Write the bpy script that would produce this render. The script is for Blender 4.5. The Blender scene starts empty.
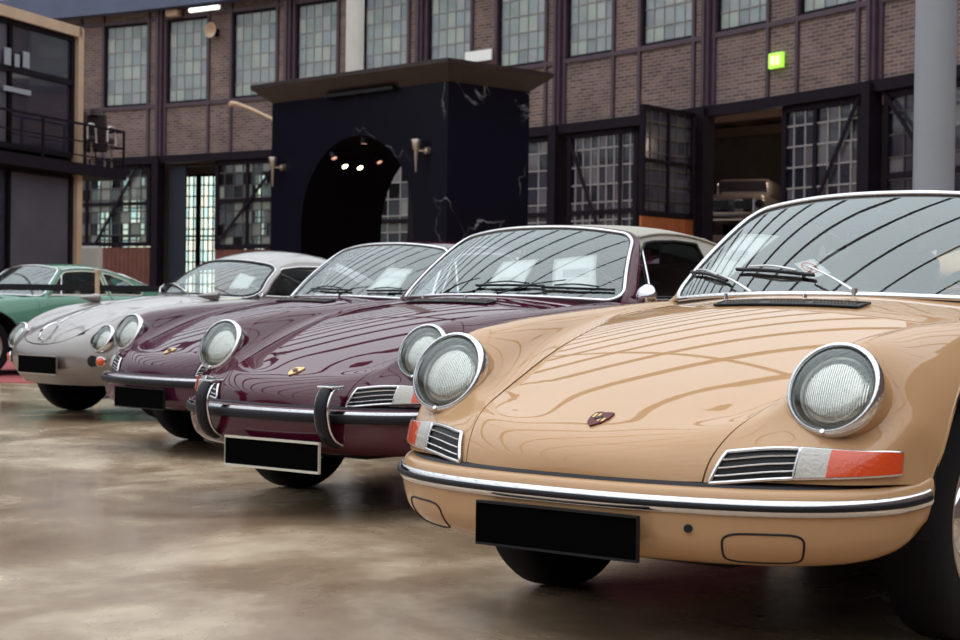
import bpy, math, random
import numpy as np
from mathutils import Vector, Matrix
from mathutils.geometry import delaunay_2d_cdt
random.seed(7)
PI=math.pi
SC=bpy.context.scene
COL=SC.collection

# ------------------------------------------------------------------ helpers
def _link(o,parent=None):
    COL.objects.link(o)
    if parent is not None: o.parent=parent
    return o
def thing(name,label,cat,loc=(0,0,0),rz=0,group=None):
    o=_link(bpy.data.objects.new(name,None)); o.location=loc; o.rotation_euler=(0,0,rz)
    o.empty_display_size=.2
    return tag(o,label,cat,group)
def tag(o,label=None,cat=None,group=None,kind=None):
    if label: o['label']=label
    if cat: o['category']=cat
    if group: o['group']=group
    if kind: o['kind']=kind
    return o
def struct(o,label=None):
    o['kind']='structure'
    if label: o['label']=label
    return o
def mk(name,V,F,mat,parent=None,N=None,smooth=True,UV=None,label=None,mats=None,mi=None,sharp=None):
    me=bpy.data.meshes.new(name)
    me.from_pydata([tuple(map(float,v)) for v in V],[],[tuple(int(i) for i in f) for f in F])
    if mats:
        for m in mats: me.materials.append(m)
        me.polygons.foreach_set('material_index',mi)
    else: me.materials.append(mat)
    if smooth: me.polygons.foreach_set('use_smooth',[True]*len(me.polygons))
    if UV is not None:
        l=me.uv_layers.new(name='UVMap')
        vi=np.zeros(len(me.loops),int); me.loops.foreach_get('vertex_index',vi)
        l.data.foreach_set('uv',np.asarray(UV,float)[vi].ravel())
    me.update()
    if N is not None: me.normals_split_custom_set_from_vertices([tuple(n) for n in np.asarray(N,float)])
    elif smooth and sharp: 
        me.set_sharp_from_angle(angle=math.radians(sharp))
    o=bpy.data.objects.new(name,me); _link(o,parent)
    if label: o['label']=label
    return o
class MB:
    """collects simple shapes into ONE mesh"""
    def __init__(s): s.V=[];s.F=[];s.uv=[];s.mi=[]
    def add(s,V,F,uv=None,mi=0):
        b=len(s.V); s.V+=[tuple(v) for v in V]; s.F+=[tuple(i+b for i in f) for f in F]
        s.uv+= [tuple(u) for u in uv] if uv is not None else [(0,0)]*len(V); s.mi+=[mi]*len(F); return s
    def box(s,c,d,M=None,mi=0,uv=False):
        x,y,z=[k/2 for k in d]
        V=[Vector((a*x,b*y,e*z)) for a in(-1,1) for b in(-1,1) for e in(-1,1)]
        if M is not None: V=[M@v for v in V]
        V=[v+Vector(c) for v in V]
        return s.add(V,[(0,1,3,2),(4,6,7,5),(0,4,5,1),(2,3,7,6),(0,2,6,4),(1,5,7,3)],mi=mi)
    def bar(s,a,b,w,h=None,up=(0,0,1),mi=0):
        a=Vector(a);b=Vector(b);h=h or w;d=(b-a);L=d.length
        if L<1e-6: return s
        d/=L;u=Vector(up);r=d.cross(u)
        if r.length<1e-3: r=d.cross(Vector((1,0,0)))
        r.normalize();u=r.cross(d)
        M=Matrix((d,r,u)).transposed()
        return s.box((a+b)/2,(L,w,h),M,mi)
    def cyl(s,a,b,r,r2=None,n=16,mi=0):
        a=Vector(a);b=Vector(b);r2=r if r2 is None else r2
        d=(b-a).normalized();x=d.orthogonal().normalized();y=d.cross(x)
        V=[];F=[]
        for (c,q) in((a,r),(b,r2)):
            for i in range(n):
                t=2*PI*i/n; V.append(c+x*(q*math.cos(t))+y*(q*math.sin(t)))
        for i in range(n): F.append((i,(i+1)%n,n+(i+1)%n,n+i))
        F.append(tuple(range(n))[::-1]);F.append(tuple(range(n,2*n)))
        return s.add(V,F,mi=mi)
    def build(s,name,mat,parent=None,smooth=False,label=None,mats=None,sharp=35,uv=False,bevel=0):
        o=mk(name,s.V,s.F,mat,parent,smooth=smooth,label=label,mats=mats,mi=s.mi if mats else None,UV=s.uv if uv else None,sharp=sharp if smooth else None)
        if bevel:
            m=o.modifiers.new('bevel','BEVEL');m.width=bevel;m.segments=2;m.limit_method='ANGLE'
        return o
def spl(P,n,closed=False):
    """resample a natural-ish catmull rom curve"""
    P=np.asarray(P,float);K=len(P)
    if closed: idx=lambda i:P[i%K]; segs=K
    else:
        idx=lambda i:(P[i] if 0<=i<K else (2*P[0]-P[1] if i<0 else 2*P[-1]-P[-2])); segs=K-1
    out=[]
    T=np.linspace(0,segs,n,endpoint=not closed)
    for t in T:
        i=min(int(t),segs-1);f=t-i
        a,b,c,d=idx(i-1),idx(i),idx(i+1),idx(i+2)
        out.append(.5*((2*b)+(c-a)*f+(2*a-5*b+4*c-d)*f*f+(3*b-a-3*c+d)*f**3))
    return np.array(out)
def sweep(P,sec,closed=False,up=None,caps=True,scale=None):
    """sweep 2D section (list of (a,b)) on path P; a along side, b along up. up: array of vectors or None"""
    P=np.asarray(P,float);n=len(P);m=len(sec)
    T=np.zeros_like(P)
    if closed: T=np.roll(P,-1,0)-np.roll(P,1,0)
    else: T[1:-1]=P[2:]-P[:-2];T[0]=P[1]-P[0];T[-1]=P[-1]-P[-2]
    T/=np.linalg.norm(T,axis=1)[:,None]
    if up is None:
        u=np.array([0,0,1.]) if abs(T[0][2])<.9 else np.array([1.,0,0]);U=[]
        for i in range(n):
            u=u-T[i]*(u@T[i]);u/=np.linalg.norm(u);U.append(u)
        U=np.array(U)
    else:
        U=np.broadcast_to(np.asarray(up,float),P.shape).copy();U-=T*(U*T).sum(1)[:,None];U/=np.linalg.norm(U,axis=1)[:,None]
    R=np.cross(T,U)
    sc=np.ones(n) if scale is None else scale
    V=[];F=[]
    for i in range(n):
        for (a,b) in sec: V.append(P[i]+(R[i]*a+U[i]*b)*sc[i])
    for i in range(n if closed else n-1):
        j=(i+1)%n
        for k in range(m):
            l=(k+1)%m;F.append((i*m+k,i*m+l,j*m+l,j*m+k))
    if not closed and caps: F.append(tuple(range(m)));F.append(tuple(range((n-1)*m,n*m))[::-1])
    return V,F
def circ(r,n=10,r2=None):
    r2=r2 or r
    return [(r*math.cos(2*PI*i/n),r2*math.sin(2*PI*i/n)) for i in range(n)]
def tube(name,P,r,mat,parent=None,closed=False,n=10,r2=None,up=None,label=None,scale=None):
    V,F=sweep(P,circ(r,n,r2),closed,up,scale=scale)
    return mk(name,V,F,mat,parent,sharp=50,label=label)
def lathe(prof,n=32,M=None,cap=False):
    """prof list of (axial, radius) about local X axis"""
    V=[];F=[];m=len(prof)
    for i in range(n):
        t=2*PI*i/n
        for (a,r) in prof:
            v=Vector((a,r*math.cos(t),r*math.sin(t)))
            V.append(M@v if M is not None else v)
    for i in range(n):
        j=(i+1)%n
        for k in range(m-1): F.append((i*m+k,i*m+k+1,j*m+k+1,j*m+k))
    return V,F
def pin(P,poly):
    """points in polygon, vectorised"""
    P=np.asarray(P);x,y=P[:,0],P[:,1];ins=np.zeros(len(P),bool);n=len(poly)
    for i in range(n):
        x1,y1=poly[i];x2,y2=poly[(i+1)%n]
        if y1==y2: continue
        c=((y1>y)!=(y2>y))&(x<(x2-x1)*(y-y1)/(y2-y1)+x1);ins^=c
    return ins
def dens(poly,step,closed=True):
    out=[];n=len(poly)
    for i in range(n if closed else n-1):
        a=np.array(poly[i],float);b=np.array(poly[(i+1)%n],float);k=max(1,int(np.ceil(np.linalg.norm((b-a)/np.asarray(step)))))
        for j in range(k): out.append(a+(b-a)*j/k)
    return out
def cdt_panel(poly,holes,step,extra=None,drop=None):
    """triangulate 2D polygon with holes; returns pts,tris,boundary loops idx"""
    step=np.asarray(step,float)
    loops=[dens(poly,step*.7)]+[dens(h,step*.7) for h in holes]
    pts=[];edges=[];L=[]
    for lp in loops:
        b=len(pts);pts+=[tuple(p) for p in lp];k=len(lp);edges+=[(b+i,b+(i+1)%k) for i in range(k)];L.append(list(range(b,b+k)))
    lo=np.min(loops[0],0);hi=np.max(loops[0],0)
    gx=np.arange(lo[0]+step[0]*.5,hi[0],step[0]);gy=np.arange(lo[1]+step[1]*.5,hi[1],step[1])
    G=np.array([(a,b) for a in gx for b in gy])
    if len(G):
        ok=pin(G,loops[0])
        for h in loops[1:]: ok&=~pin(G,h)
        B=np.array(pts)/step
        for i in np.where(ok)[0]:
            d=B-G[i]/step
            if (d*d).sum(1).min()<.16: ok[i]=False
        pts+=[tuple(g) for g in G[ok]]
    # scale to isotropic for quality
    s2=[Vector((p[0]/step[0],p[1]/step[1])) for p in pts]
    r=delaunay_2d_cdt(s2,edges,[],0,1e-6)
    Vn=np.array([(v[0]*step[0],v[1]*step[1]) for v in r[0]]);Tn=np.array([list(f) for f in r[2]])
    c=Vn[Tn].mean(1);ok=pin(c,loops[0])
    for h in loops[1:]: ok&=~pin(c,h)
    if drop is not None: ok&=~drop(c)
    Tn=Tn[ok]
    used=np.unique(Tn);mp=-np.ones(len(Vn),int);mp[used]=np.arange(len(used))
    return Vn[used],mp[Tn]
class Surf:
    """symmetric cubic B-spline sheet. net[k][j] (x,y,z), j=0 centre line"""
    def __init__(s,net,lam=.75,sym=True):
        D=np.array(net,float)
        if sym: 
            mir=D[:,:0:-1].copy();mir[...,1]*=-1;D=np.concatenate([mir,D],1)
        s.K,s.M=D.shape[:2];s.sym=sym
        I=s._solve(D,0);I=np.swapaxes(s._solve(np.swapaxes(I,0,1),0),0,1)
        C=lam*I+(1-lam)*s._padded(s._padded(D,0),1) if True else I
        s.C=C
    @staticmethod
    def _padded(D,ax):
        D=np.moveaxis(D,ax,0);D=np.concatenate([[2*D[0]-D[1]],D,[2*D[-1]-D[-2]]]);return np.moveaxis(D,0,ax)
    @staticmethod
    def _solve(D,ax):
        n=len(D);A=np.zeros((n+2,n+2));b=np.zeros((n+2,)+D.shape[1:])
        for i in range(n): A[i+1,i:i+3]=[1/6,4/6,1/6];b[i+1]=D[i]
        A[0,:3]=[1,-2,1];A[-1,-3:]=[1,-2,1]
        return np.linalg.solve(A,b.reshape(n+2,-1)).reshape(b.shape)
    def __call__(s,u,v):
        u=np.atleast_1d(np.asarray(u,float));v=np.atleast_1d(np.asarray(v,float))
        if s.sym: v=v+(s.M-1)/2
        iu=np.clip(np.floor(u).astype(int),0,s.K-2);iv=np.clip(np.floor(v).astype(int),0,s.M-2)
        fu=u-iu;fv=v-iv
        def B(t): return [(1-t)**3/6,(3*t**3-6*t*t+4)/6,(-3*t**3+3*t*t+3*t+1)/6,t**3/6]
        bu=B(fu);bv=B(fv);o=np.zeros((len(u),3))
        for a in range(4):
            for b in range(4): o+=(bu[a]*bv[b])[:,None]*s.C[iu+a,iv+b]
        return o
    def nrm(s,u,v):
        e=1e-3;a=s(u+e,v)-s(u-e,v);b=s(u,v+e)-s(u,v-e);n=np.cross(b,a);n/=np.linalg.norm(n,axis=1)[:,None]+1e-12
        return n
class Fn:
    def __init__(s,f,flip=1): s.f=f;s.flip=flip
    def __call__(s,u,v): return s.f(np.atleast_1d(np.asarray(u,float)),np.atleast_1d(np.asarray(v,float)))
    def nrm(s,u,v):
        e=1e-3;a=s(u+e,v)-s(u-e,v);b=s(u,v+e)-s(u,v-e);n=np.cross(b,a)*s.flip;n/=np.linalg.norm(n,axis=1)[:,None]+1e-12
        return n
GEO={}
def panel(name,S,poly,mat,parent,step=(.12,.15),holes=(),off=0,skirt=.012,key=None,drop=None,nsign=1,label=None,shrink=0):
    if key is not None and key in GEO: V,F,N=GEO[key]
    else:
        P,T=cdt_panel(poly,list(holes),step,drop=drop)
        X=S(P[:,0],P[:,1]);N=S.nrm(P[:,0],P[:,1])*nsign
        X=X+N*off
        # orientation
        fn=np.cross(X[T[:,1]]-X[T[:,0]],X[T[:,2]]-X[T[:,0]]);bad=(fn*N[T].mean(1)).sum(1)<0
        T[bad]=T[bad][:,::-1]
        # boundary edges -> skirt
        V=list(X);F=[tuple(t) for t in T];NN=list(N)
        if skirt:
            from collections import defaultdict
            cnt=defaultdict(int);de={}
            for t in T:
                for a,b in((t[0],t[1]),(t[1],t[2]),(t[2],t[0])):
                    cnt[(min(a,b),max(a,b))]+=1;de[(min(a,b),max(a,b))]=(a,b)
            for e,c in cnt.items():
                if c==1:
                    a,b=de[e];b0=len(V)
                    A,Bv=X[a],X[b];n=(N[a]+N[b])/2;sd=np.cross(Bv-A,n);sd/=np.linalg.norm(sd)+1e-12
                    V+=[A,Bv,Bv-N[b]*skirt,A-N[a]*skirt];NN+=[sd]*4
                    F.append((b0+1,b0,b0+3,b0+2))
        N=NN
        if key is not None: GEO[key]=(V,F,N)
    return mk(name,V,F,mat,parent,N=N,label=label)
def inv(S,ax,tgt,vr,ur,n=160):
    """find (u,v) with S[:,ax]==tgt (2 coords)"""
    uu=np.linspace(*ur,n);vv=np.linspace(*vr,n);U,Vv=np.meshgrid(uu,vv,indexing='ij');U=U.ravel();Vv=Vv.ravel()
    X=S(U,Vv)[:,ax];out=[]
    for t in np.atleast_2d(tgt):
        i=((X-t)**2).sum(1).argmin();q=np.array([U[i],Vv[i]])
        for _ in range(8):
            e=1e-4;x0=S(q[0],q[1])[0,ax]-t
            J=np.stack([(S(q[0]+e,q[1])[0,ax]-S(q[0],q[1])[0,ax])/e,(S(q[0],q[1]+e)[0,ax]-S(q[0],q[1])[0,ax])/e],1)
            try: d=np.linalg.solve(J,-x0)
            except Exception: break
            q=q+np.clip(d,-.3,.3)
        out.append(q)
    return np.array(out)
# ------------------------------------------------------------------ materials
def nodes(name):
    m=bpy.data.materials.new(name);m.use_nodes=True;nt=m.node_tree;b=nt.nodes['Principled BSDF'];return m,nt,b
def nn(nt,t,**k):
    n=nt.nodes.new(t)
    for a,v in k.items():
        if a in n.inputs.keys(): n.inputs[a].default_value=v
        else: setattr(n,a,v)
    return n
def pm(name,col,rough=.5,metal=0,coat=0,var=0,scale=30,bump=0,spec=.5,em=None,es=0,sheen=0,coatr=.03):
    m,nt,b=nodes(name);c=(*col,1)
    b.inputs['Base Color'].default_value=c;b.inputs['Roughness'].default_value=rough;b.inputs['Metallic'].default_value=metal
    b.inputs['Coat Weight'].default_value=coat;b.inputs['Coat Roughness'].default_value=coatr;b.inputs['Specular IOR Level'].default_value=spec
    if sheen: b.inputs['Sheen Weight'].default_value=sheen
    if em: b.inputs['Emission Color'].default_value=(*em,1);b.inputs['Emission Strength'].default_value=es
    tc=nn(nt,'ShaderNodeTexCoord');nz=nn(nt,'ShaderNodeTexNoise',Scale=scale,Detail=4.0);nt.links.new(tc.outputs['Object'],nz.inputs['Vector'])
    if var:
        cr=nn(nt,'ShaderNodeValToRGB');e=cr.color_ramp.elements
        e[0].position=.3;e[1].position=.7
        e[0].color=(*[max(0,k*(1-var)) for k in col],1);e[1].color=(*[min(1,k*(1+var)) for k in col],1)
        nt.links.new(nz.outputs['Fac'],cr.inputs['Fac']);nt.links.new(cr.outputs['Color'],b.inputs['Base Color'])
    if bump:
        bp=nn(nt,'ShaderNodeBump',Strength=bump,Distance=.01);nt.links.new(nz.outputs['Fac'],bp.inputs['Height']);nt.links.new(bp.outputs['Normal'],b.inputs['Normal'])
    return m
def paint(name,col,metal=0.0,rough=.35,coat=.85,flake=0,ior=1.5):
    m=pm(name,col,rough,metal,coat,var=.02,scale=3,coatr=.015)
    b=m.node_tree.nodes['Principled BSDF'];b.inputs['Coat IOR'].default_value=ior;b.inputs['Specular IOR Level'].default_value=.5 if metal else .0
    return m
def glass(name,tint=(.8,.9,.92),ior=1.6,rough=.0):
    m=bpy.data.materials.new(name);m.use_nodes=True;nt=m.node_tree;nt.nodes.clear()
    out=nn(nt,'ShaderNodeOutputMaterial');mx=nn(nt,'ShaderNodeMixShader');fr=nn(nt,'ShaderNodeFresnel',IOR=ior)
    tr=nn(nt,'ShaderNodeBsdfTransparent');tr.inputs['Color'].default_value=(*tint,1)
    gl=nn(nt,'ShaderNodeBsdfGlossy',Roughness=rough);gl.inputs['Color'].default_value=(.94,1,1,1)
    nt.links.new(fr.outputs[0],mx.inputs[0]);nt.links.new(tr.outputs[0],mx.inputs[1]);nt.links.new(gl.outputs[0],mx.inputs[2]);nt.links.new(mx.outputs[0],out.inputs[0])
    return m
M={}
M['tan']=paint('tan_lacquer',(.46,.268,.138),ior=1.5)
M['maroon']=paint('maroon_lacquer',(.060,.005,.017),ior=1.55)
M['plum']=paint('plum_lacquer',(.055,.008,.026),ior=1.55)
M['silver']=paint('silver_grey_lacquer',(.225,.195,.185),metal=.4,rough=.3,ior=1.5)
M['cream']=paint('cream_lacquer',(.60,.56,.48),ior=1.5)
M['green']=paint('mint_green_lacquer',(.085,.20,.14),ior=1.5)
M['reflector']=pm('silvered_reflector',(.86,.83,.78),.2,.8)
M['chrome']=pm('polished_chrome',(.66,.65,.67),.07,1)
M['satin']=pm('satin_aluminium',(.62,.6,.58),.28,1)
M['rubber']=pm('black_rubber',(.007,.006,.010),.5,bump=.05,scale=90,spec=.3)
M['tyre']=pm('tyre_rubber',(.007,.006,.008),.8,bump=.15,scale=60,spec=.2)
M['black']=pm('black_plastic',(.006,.006,.008),.45,spec=.3)
M['dark']=pm('dark_cabin_trim',(.008,.006,.008),.8,spec=.2)
M['plateblack']=pm('blacked_out_plate',(.001,.001,.001),.9,spec=.03)
M['plateframe']=pm('bright_plate_frame',(.75,.73,.66),.25,.6)
M['seat']=pm('brown_leather',(.10,.055,.045),.5,bump=.2,scale=60)
M['fabric']=pm('beige_soft_top_cloth',(.40,.37,.32),.85,bump=.3,scale=220,var=.08)
M['paper']=pm('white_paper',(.93,.92,.89),.7,var=.02,scale=8)
M['ink']=pm('printed_ink',(.35,.33,.33),.8)
M['red']=pm('red_ink',(.6,.05,.06),.6)
M['amber']=pm('amber_lens',(.60,.060,.010),.15,coat=.8,bump=.25,scale=90,em=None)
M['clearlens']=pm('clear_ribbed_lens',(.46,.43,.39),.12,coat=1,bump=.4,scale=120)
M['gold']=pm('gilt_metal',(.75,.52,.22),.3,.8)
M['bronze']=pm('bronze_enamel',(.11,.025,.025),.5,.2,spec=.2)
M['glass']=glass('windscreen_glass',(.95,.985,.985),2.1)
M['sglass']=glass('side_glass',(.70,.74,.76),1.16)
M['hglass']=glass('headlamp_glass',(.93,.94,.94),1.75)
def ribbed():
    m,nt,b=nodes('fluted_headlamp_glass')
    b.inputs['Base Color'].default_value=(.80,.78,.72,1);b.inputs['Roughness'].default_value=.10;b.inputs['Metallic'].default_value=.8;b.inputs['Coat Weight'].default_value=.6
    tc=nn(nt,'ShaderNodeTexCoord');w=nn(nt,'ShaderNodeTexWave',wave_type='BANDS',bands_direction='Y',Scale=55.0,Distortion=.4);nt.links.new(tc.outputs['Object'],w.inputs['Vector'])
    bp=nn(nt,'ShaderNodeBump',Strength=.35,Distance=.006);nt.links.new(w.outputs['Fac'],bp.inputs['Height']);nt.links.new(bp.outputs['Normal'],b.inputs['Normal'])
    return m
M['fluted']=ribbed()
# ------------------------------------------------------------------ rear-engined coupe body (nose at u=0, tail at u=17)
NET=[
 [(.792,0,.440),(.785,.185,.440),(.752,.352,.442),(.706,.47,.45),(.655,.575,.45),(.59,.68,.45),(.50,.738,.45),(.42,.760,.44),(.355,.772,.40)],
 [(.782,0,.495),(.768,.19,.50),(.728,.362,.505),(.682,.475,.522),(.625,.58,.528),(.563,.68,.528),(.49,.736,.535),(.40,.762,.49),(.335,.778,.36)],
 [(.730,0,.545),(.712,.195,.548),(.658,.385,.565),(.590,.485,.592),(.550,.584,.600),(.505,.672,.588),(.44,.748,.60),(.35,.780,.48),(.31,.788,.29)],
 [(.640,0,.585),(.625,.20,.588),(.555,.405,.612),(.500,.495,.694),(.480,.584,.756),(.444,.672,.720),(.37,.757,.63),(.29,.795,.47),(.27,.80,.22)],
 [(.480,0,.652),(.465,.205,.653),(.395,.43,.665),(.335,.515,.748),(.31,.59,.806),(.295,.69,.762),(.27,.772,.64),(.22,.80,.45),(.2,.80,.18)],
 [(.265,0,.730),(.25,.215,.729),(.19,.47,.730),(.145,.545,.783),(.12,.605,.826),(.11,.705,.785),(.1,.787,.64),(.1,.803,.43),(.1,.79,.18)],
 [(.03,0,.797),(.02,.225,.794),(-.04,.505,.782),(-.08,.575,.812),(-.1,.63,.842),(-.1,.718,.80),(-.1,.795,.64),(-.1,.802,.43),(-.1,.785,.18)],
 [(-.19,0,.850),(-.2,.245,.845),(-.26,.54,.825),(-.3,.60,.842),(-.32,.65,.858),(-.32,.725,.815),(-.32,.795,.64),(-.32,.80,.43),(-.32,.78,.18)],
 [(-.40,0,.888),(-.41,.26,.882),(-.49,.57,.858),(-.52,.625,.866),(-.54,.668,.872),(-.54,.733,.825),(-.54,.795,.65),(-.54,.80,.43),(-.54,.775,.18)],
 [(-.60,0,.915),(-.62,.28,.908),(-.71,.59,.878),(-.75,.64,.880),(-.76,.685,.880),(-.76,.742,.83),(-.76,.793,.65),(-.76,.80,.43),(-.76,.77,.18)],
 [(-.95,0,.93),(-.97,.28,.92),(-1.05,.60,.888),(-1.08,.645,.888),(-1.1,.697,.886),(-1.1,.75,.83),(-1.1,.793,.65),(-1.1,.80,.43),(-1.1,.77,.18)],
 [(-1.4,0,.94),(-1.42,.28,.93),(-1.48,.60,.895),(-1.5,.645,.894),(-1.5,.70,.892),(-1.5,.755,.83),(-1.5,.795,.65),(-1.5,.80,.43),(-1.5,.77,.18)],
 [(-1.8,0,.96),(-1.82,.28,.945),(-1.88,.56,.91),(-1.9,.62,.905),(-1.9,.69,.895),(-1.9,.762,.82),(-1.9,.805,.64),(-1.9,.81,.43),(-1.9,.78,.18)],
 [(-2.15,0,.98),(-2.17,.28,.96),(-2.2,.50,.92),(-2.22,.59,.90),(-2.23,.67,.875),(-2.23,.755,.79),(-2.23,.81,.62),(-2.23,.81,.42),(-2.23,.78,.18)],
 [(-2.5,0,.965),(-2.5,.26,.945),(-2.53,.44,.905),(-2.55,.54,.87),(-2.56,.63,.825),(-2.57,.72,.74),(-2.57,.785,.58),(-2.57,.795,.42),(-2.57,.77,.22)],
 [(-2.85,0,.86),(-2.85,.24,.845),(-2.86,.40,.81),(-2.87,.50,.775),(-2.88,.59,.73),(-2.88,.68,.65),(-2.88,.73,.53),(-2.88,.74,.42),(-2.88,.72,.28)],
 [(-3.12,0,.70),(-3.12,.22,.69),(-3.11,.37,.665),(-3.10,.46,.635),(-3.08,.54,.60),(-3.06,.62,.55),(-3.04,.66,.48),(-3.03,.67,.41),(-3.02,.66,.33)],
 [(-3.22,0,.48),(-3.22,.20,.48),(-3.20,.34,.475),(-3.18,.43,.47),(-3.15,.50,.46),(-3.12,.57,.45),(-3.09,.61,.44),(-3.08,.62,.40),(-3.07,.61,.36)],
]
for k in range(2,10):   # one fair, gently crowned bonnet surface
    for j in range(3):
        x,y,_=NET[k][j];NET[k][j]=(x,y,.888-(.263*(x+.4)+.1285*(x*x-.16))-(.095-.085*x)*y*y)
S9=Surf(NET)
def _bonnet(u,v):
    P=S9(u,v);x,y=P[:,0],P[:,1]
    zf=.888-(.263*(x+.4)+.1285*(x*x-.16))-(.095-.085*x)*y*y
    w=np.clip((.64-x)/.2,0,1);w=w*w*(3-2*w);w=w*np.clip((x+.44)/.1+.0,0,1)
    P=P.copy();P[:,2]=P[:,2]*(1-w)+zf*w
    return P
SHOOD=Fn(_bonnet)
WHZ=.318; RT=.318; AR=.372; AF=.412
def windscreen(s,t,b=( -.50,.27,.662,.903,.022),tp=(-1.02,.06,.512,1.240,.045),bulge=.02,pw=2.2):
    a=np.abs(s)
    B=np.stack([b[0]-b[1]*a**pw,b[2]*s,b[3]-b[4]*a**2],-1)
    T=np.stack([tp[0]-tp[1]*a**2,tp[2]*s,tp[3]-tp[4]*a**2.4],-1)
    X=B*(1-t)[:,None]+T*t[:,None]
    k=bulge*4*t*(1-t)
    X=X+np.stack([k*.75,k*0,k*.66],-1)
    return X
def round_rect(sx=1.,t0=0.,t1=1.,rs=.16,rt=.2,n=8,bs=None):
    """rounded outline in (s,t), ccw"""
    out=[]
    for (cs,ct,a0) in((sx-rs,t1-rt,0),(-sx+rs,t1-rt,90),(-sx+rs,t0+rt,180),(sx-rs,t0+rt,270)):
        for i in range(n+1):
            a=math.radians(a0+90*i/n);out.append((cs+rs*math.cos(a),ct+rt*math.sin(a)))
    return out
GUT=np.array([(-1.09,1.190),(-1.25,1.212),(-1.42,1.218),(-1.6,1.210),(-1.8,1.178),(-2.0,1.128),(-2.2,1.065),(-2.4,.995),(-2.6,.925),(-2.72,.87)])
def side_y(x,z):
    x=np.asarray(x,float);z=np.asarray(z,float)
    q=np.clip((-1.75-x)/.95,0,None)
    h=z-.89
    return .668-.40*h-.25*h*h-.13*q**1.7
SIDE=Fn(lambda x,z:np.stack([x,side_y(x,z),z],-1))
SIDEM=Fn(lambda x,z:np.stack([x,-side_y(x,z),z],-1))
_g=spl(np.c_[GUT,np.zeros(len(GUT))],60)
def gutz(x): return np.interp(-np.asarray(x),-_g[:,0],_g[:,1])
# roof net : stations follow the gutter, centre line higher and slightly further back
RC=[(-1.03,1.243),(-1.2,1.262),(-1.42,1.272),(-1.62,1.267),(-1.84,1.238),(-2.05,1.186),(-2.27,1.115),(-2.47,1.04),(-2.64,.975),(-2.76,.90)]
RN=[]
for k,(c,g) in enumerate(zip(RC,GUT)):
    yg=float(side_y(g[0],g[1]));row=[]
    for f,zz in((0,0),(.3,.06),(.58,.22),(.82,.52),(.94,.78),(1.0,1.0)):
        row.append((c[0]+(g[0]-c[0])*f**2,yg*f,c[1]+(g[1]-c[1])*zz))
    RN.append(row)
SR=Surf(RN,lam=.9)
QW=[(-1.70,.915),(-1.655,1.165),(-1.78,1.145),(-1.92,1.102),(-2.05,1.042),(-2.17,.970),(-2.20,.935),(-2.16,.915)]
DW=[(-.845,.905),(-.93,1.0),(-1.02,1.095),(-1.125,1.162),(-1.2,1.173),(-1.4,1.183),(-1.60,1.176),(-1.645,.915),(-1.4,.905)]
def rel(o,c): 
    """shift a child so that its origin sits at c (car space)"""
    c=Vector(c);o.data.transform(Matrix.Translation(-c));o.location=c;return o
def axisM(c,d,up=(0,0,1)):
    d=Vector(d).normalized();s=Vector(up).cross(d).normalized();u=d.cross(s)
    m=Matrix((d,s,u)).transposed().to_4x4();m.translation=Vector(c);return m
def headlamp(car,c,pm_,R=.117,tilt=22,yaw=0,upright=False,tunnel=.11):
    sg=1 if c[1]>0 else -1
    d=Vector((math.cos(math.radians(tilt))*math.cos(math.radians(yaw*sg)),math.cos(math.radians(tilt))*math.sin(math.radians(yaw*sg)),math.sin(math.radians(tilt))))
    Mx=axisM(c,d)
    V,F=lathe([(-tunnel,R*.93),(-.012,R*.985),(-.004,R*.97),(-.004,R*.9)],40,Mx)
    h=mk('headlamp',V,F,pm_,car,sharp=40)
    V,F=lathe([(-.014,R*.90),(-.016,R*1.0),(-.004,R*1.03),(.012,R*1.02),(.020,R*.98),(.021,R*.93),(.014,R*.905),(0,R*.90)],48,Mx)
    mk('chrome_ring',V,F,M['chrome'],h,sharp=60)
    pr=[(-.085,.0),(-.084,R*.2),(-.07,R*.45),(-.045,R*.68),(-.015,R*.86),(.006,R*.905)]
    V,F=lathe(pr,40,Mx);mk('reflector',V,F,M['reflector'],h,sharp=80)
    pr=[(.012,0),(.010,R*.3),(.004,R*.56),(-.004,R*.72),(-.02,R*.75)]
    Mo=Mx@Matrix.Translation((0,0,-R*.03))
    V,F=lathe(pr,40,Mo);mk('fluted_lens',V,F,M['fluted'],h,sharp=80)
    V,F=lathe([(-.004,R*.72),(.003,R*.75),(-.006,R*.78)],40,Mo);mk('lens_rim',V,F,M['satin'],h,sharp=80)
    pr=[(.050,0),(.048,R*.25),(.042,R*.5),(.031,R*.74),(.014,R*.91)]
    V,F=lathe(pr,40,Mx);mk('cover_glass',V,F,M['hglass'],h,sharp=80)
    b=MB();b.cyl(Mx@Vector((.010,0,-R*.98)),Mx@Vector((.024,0,-R*.955)),.006,n=8);b.build('retaining_screw',M['satin'],h)
    return h
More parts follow.
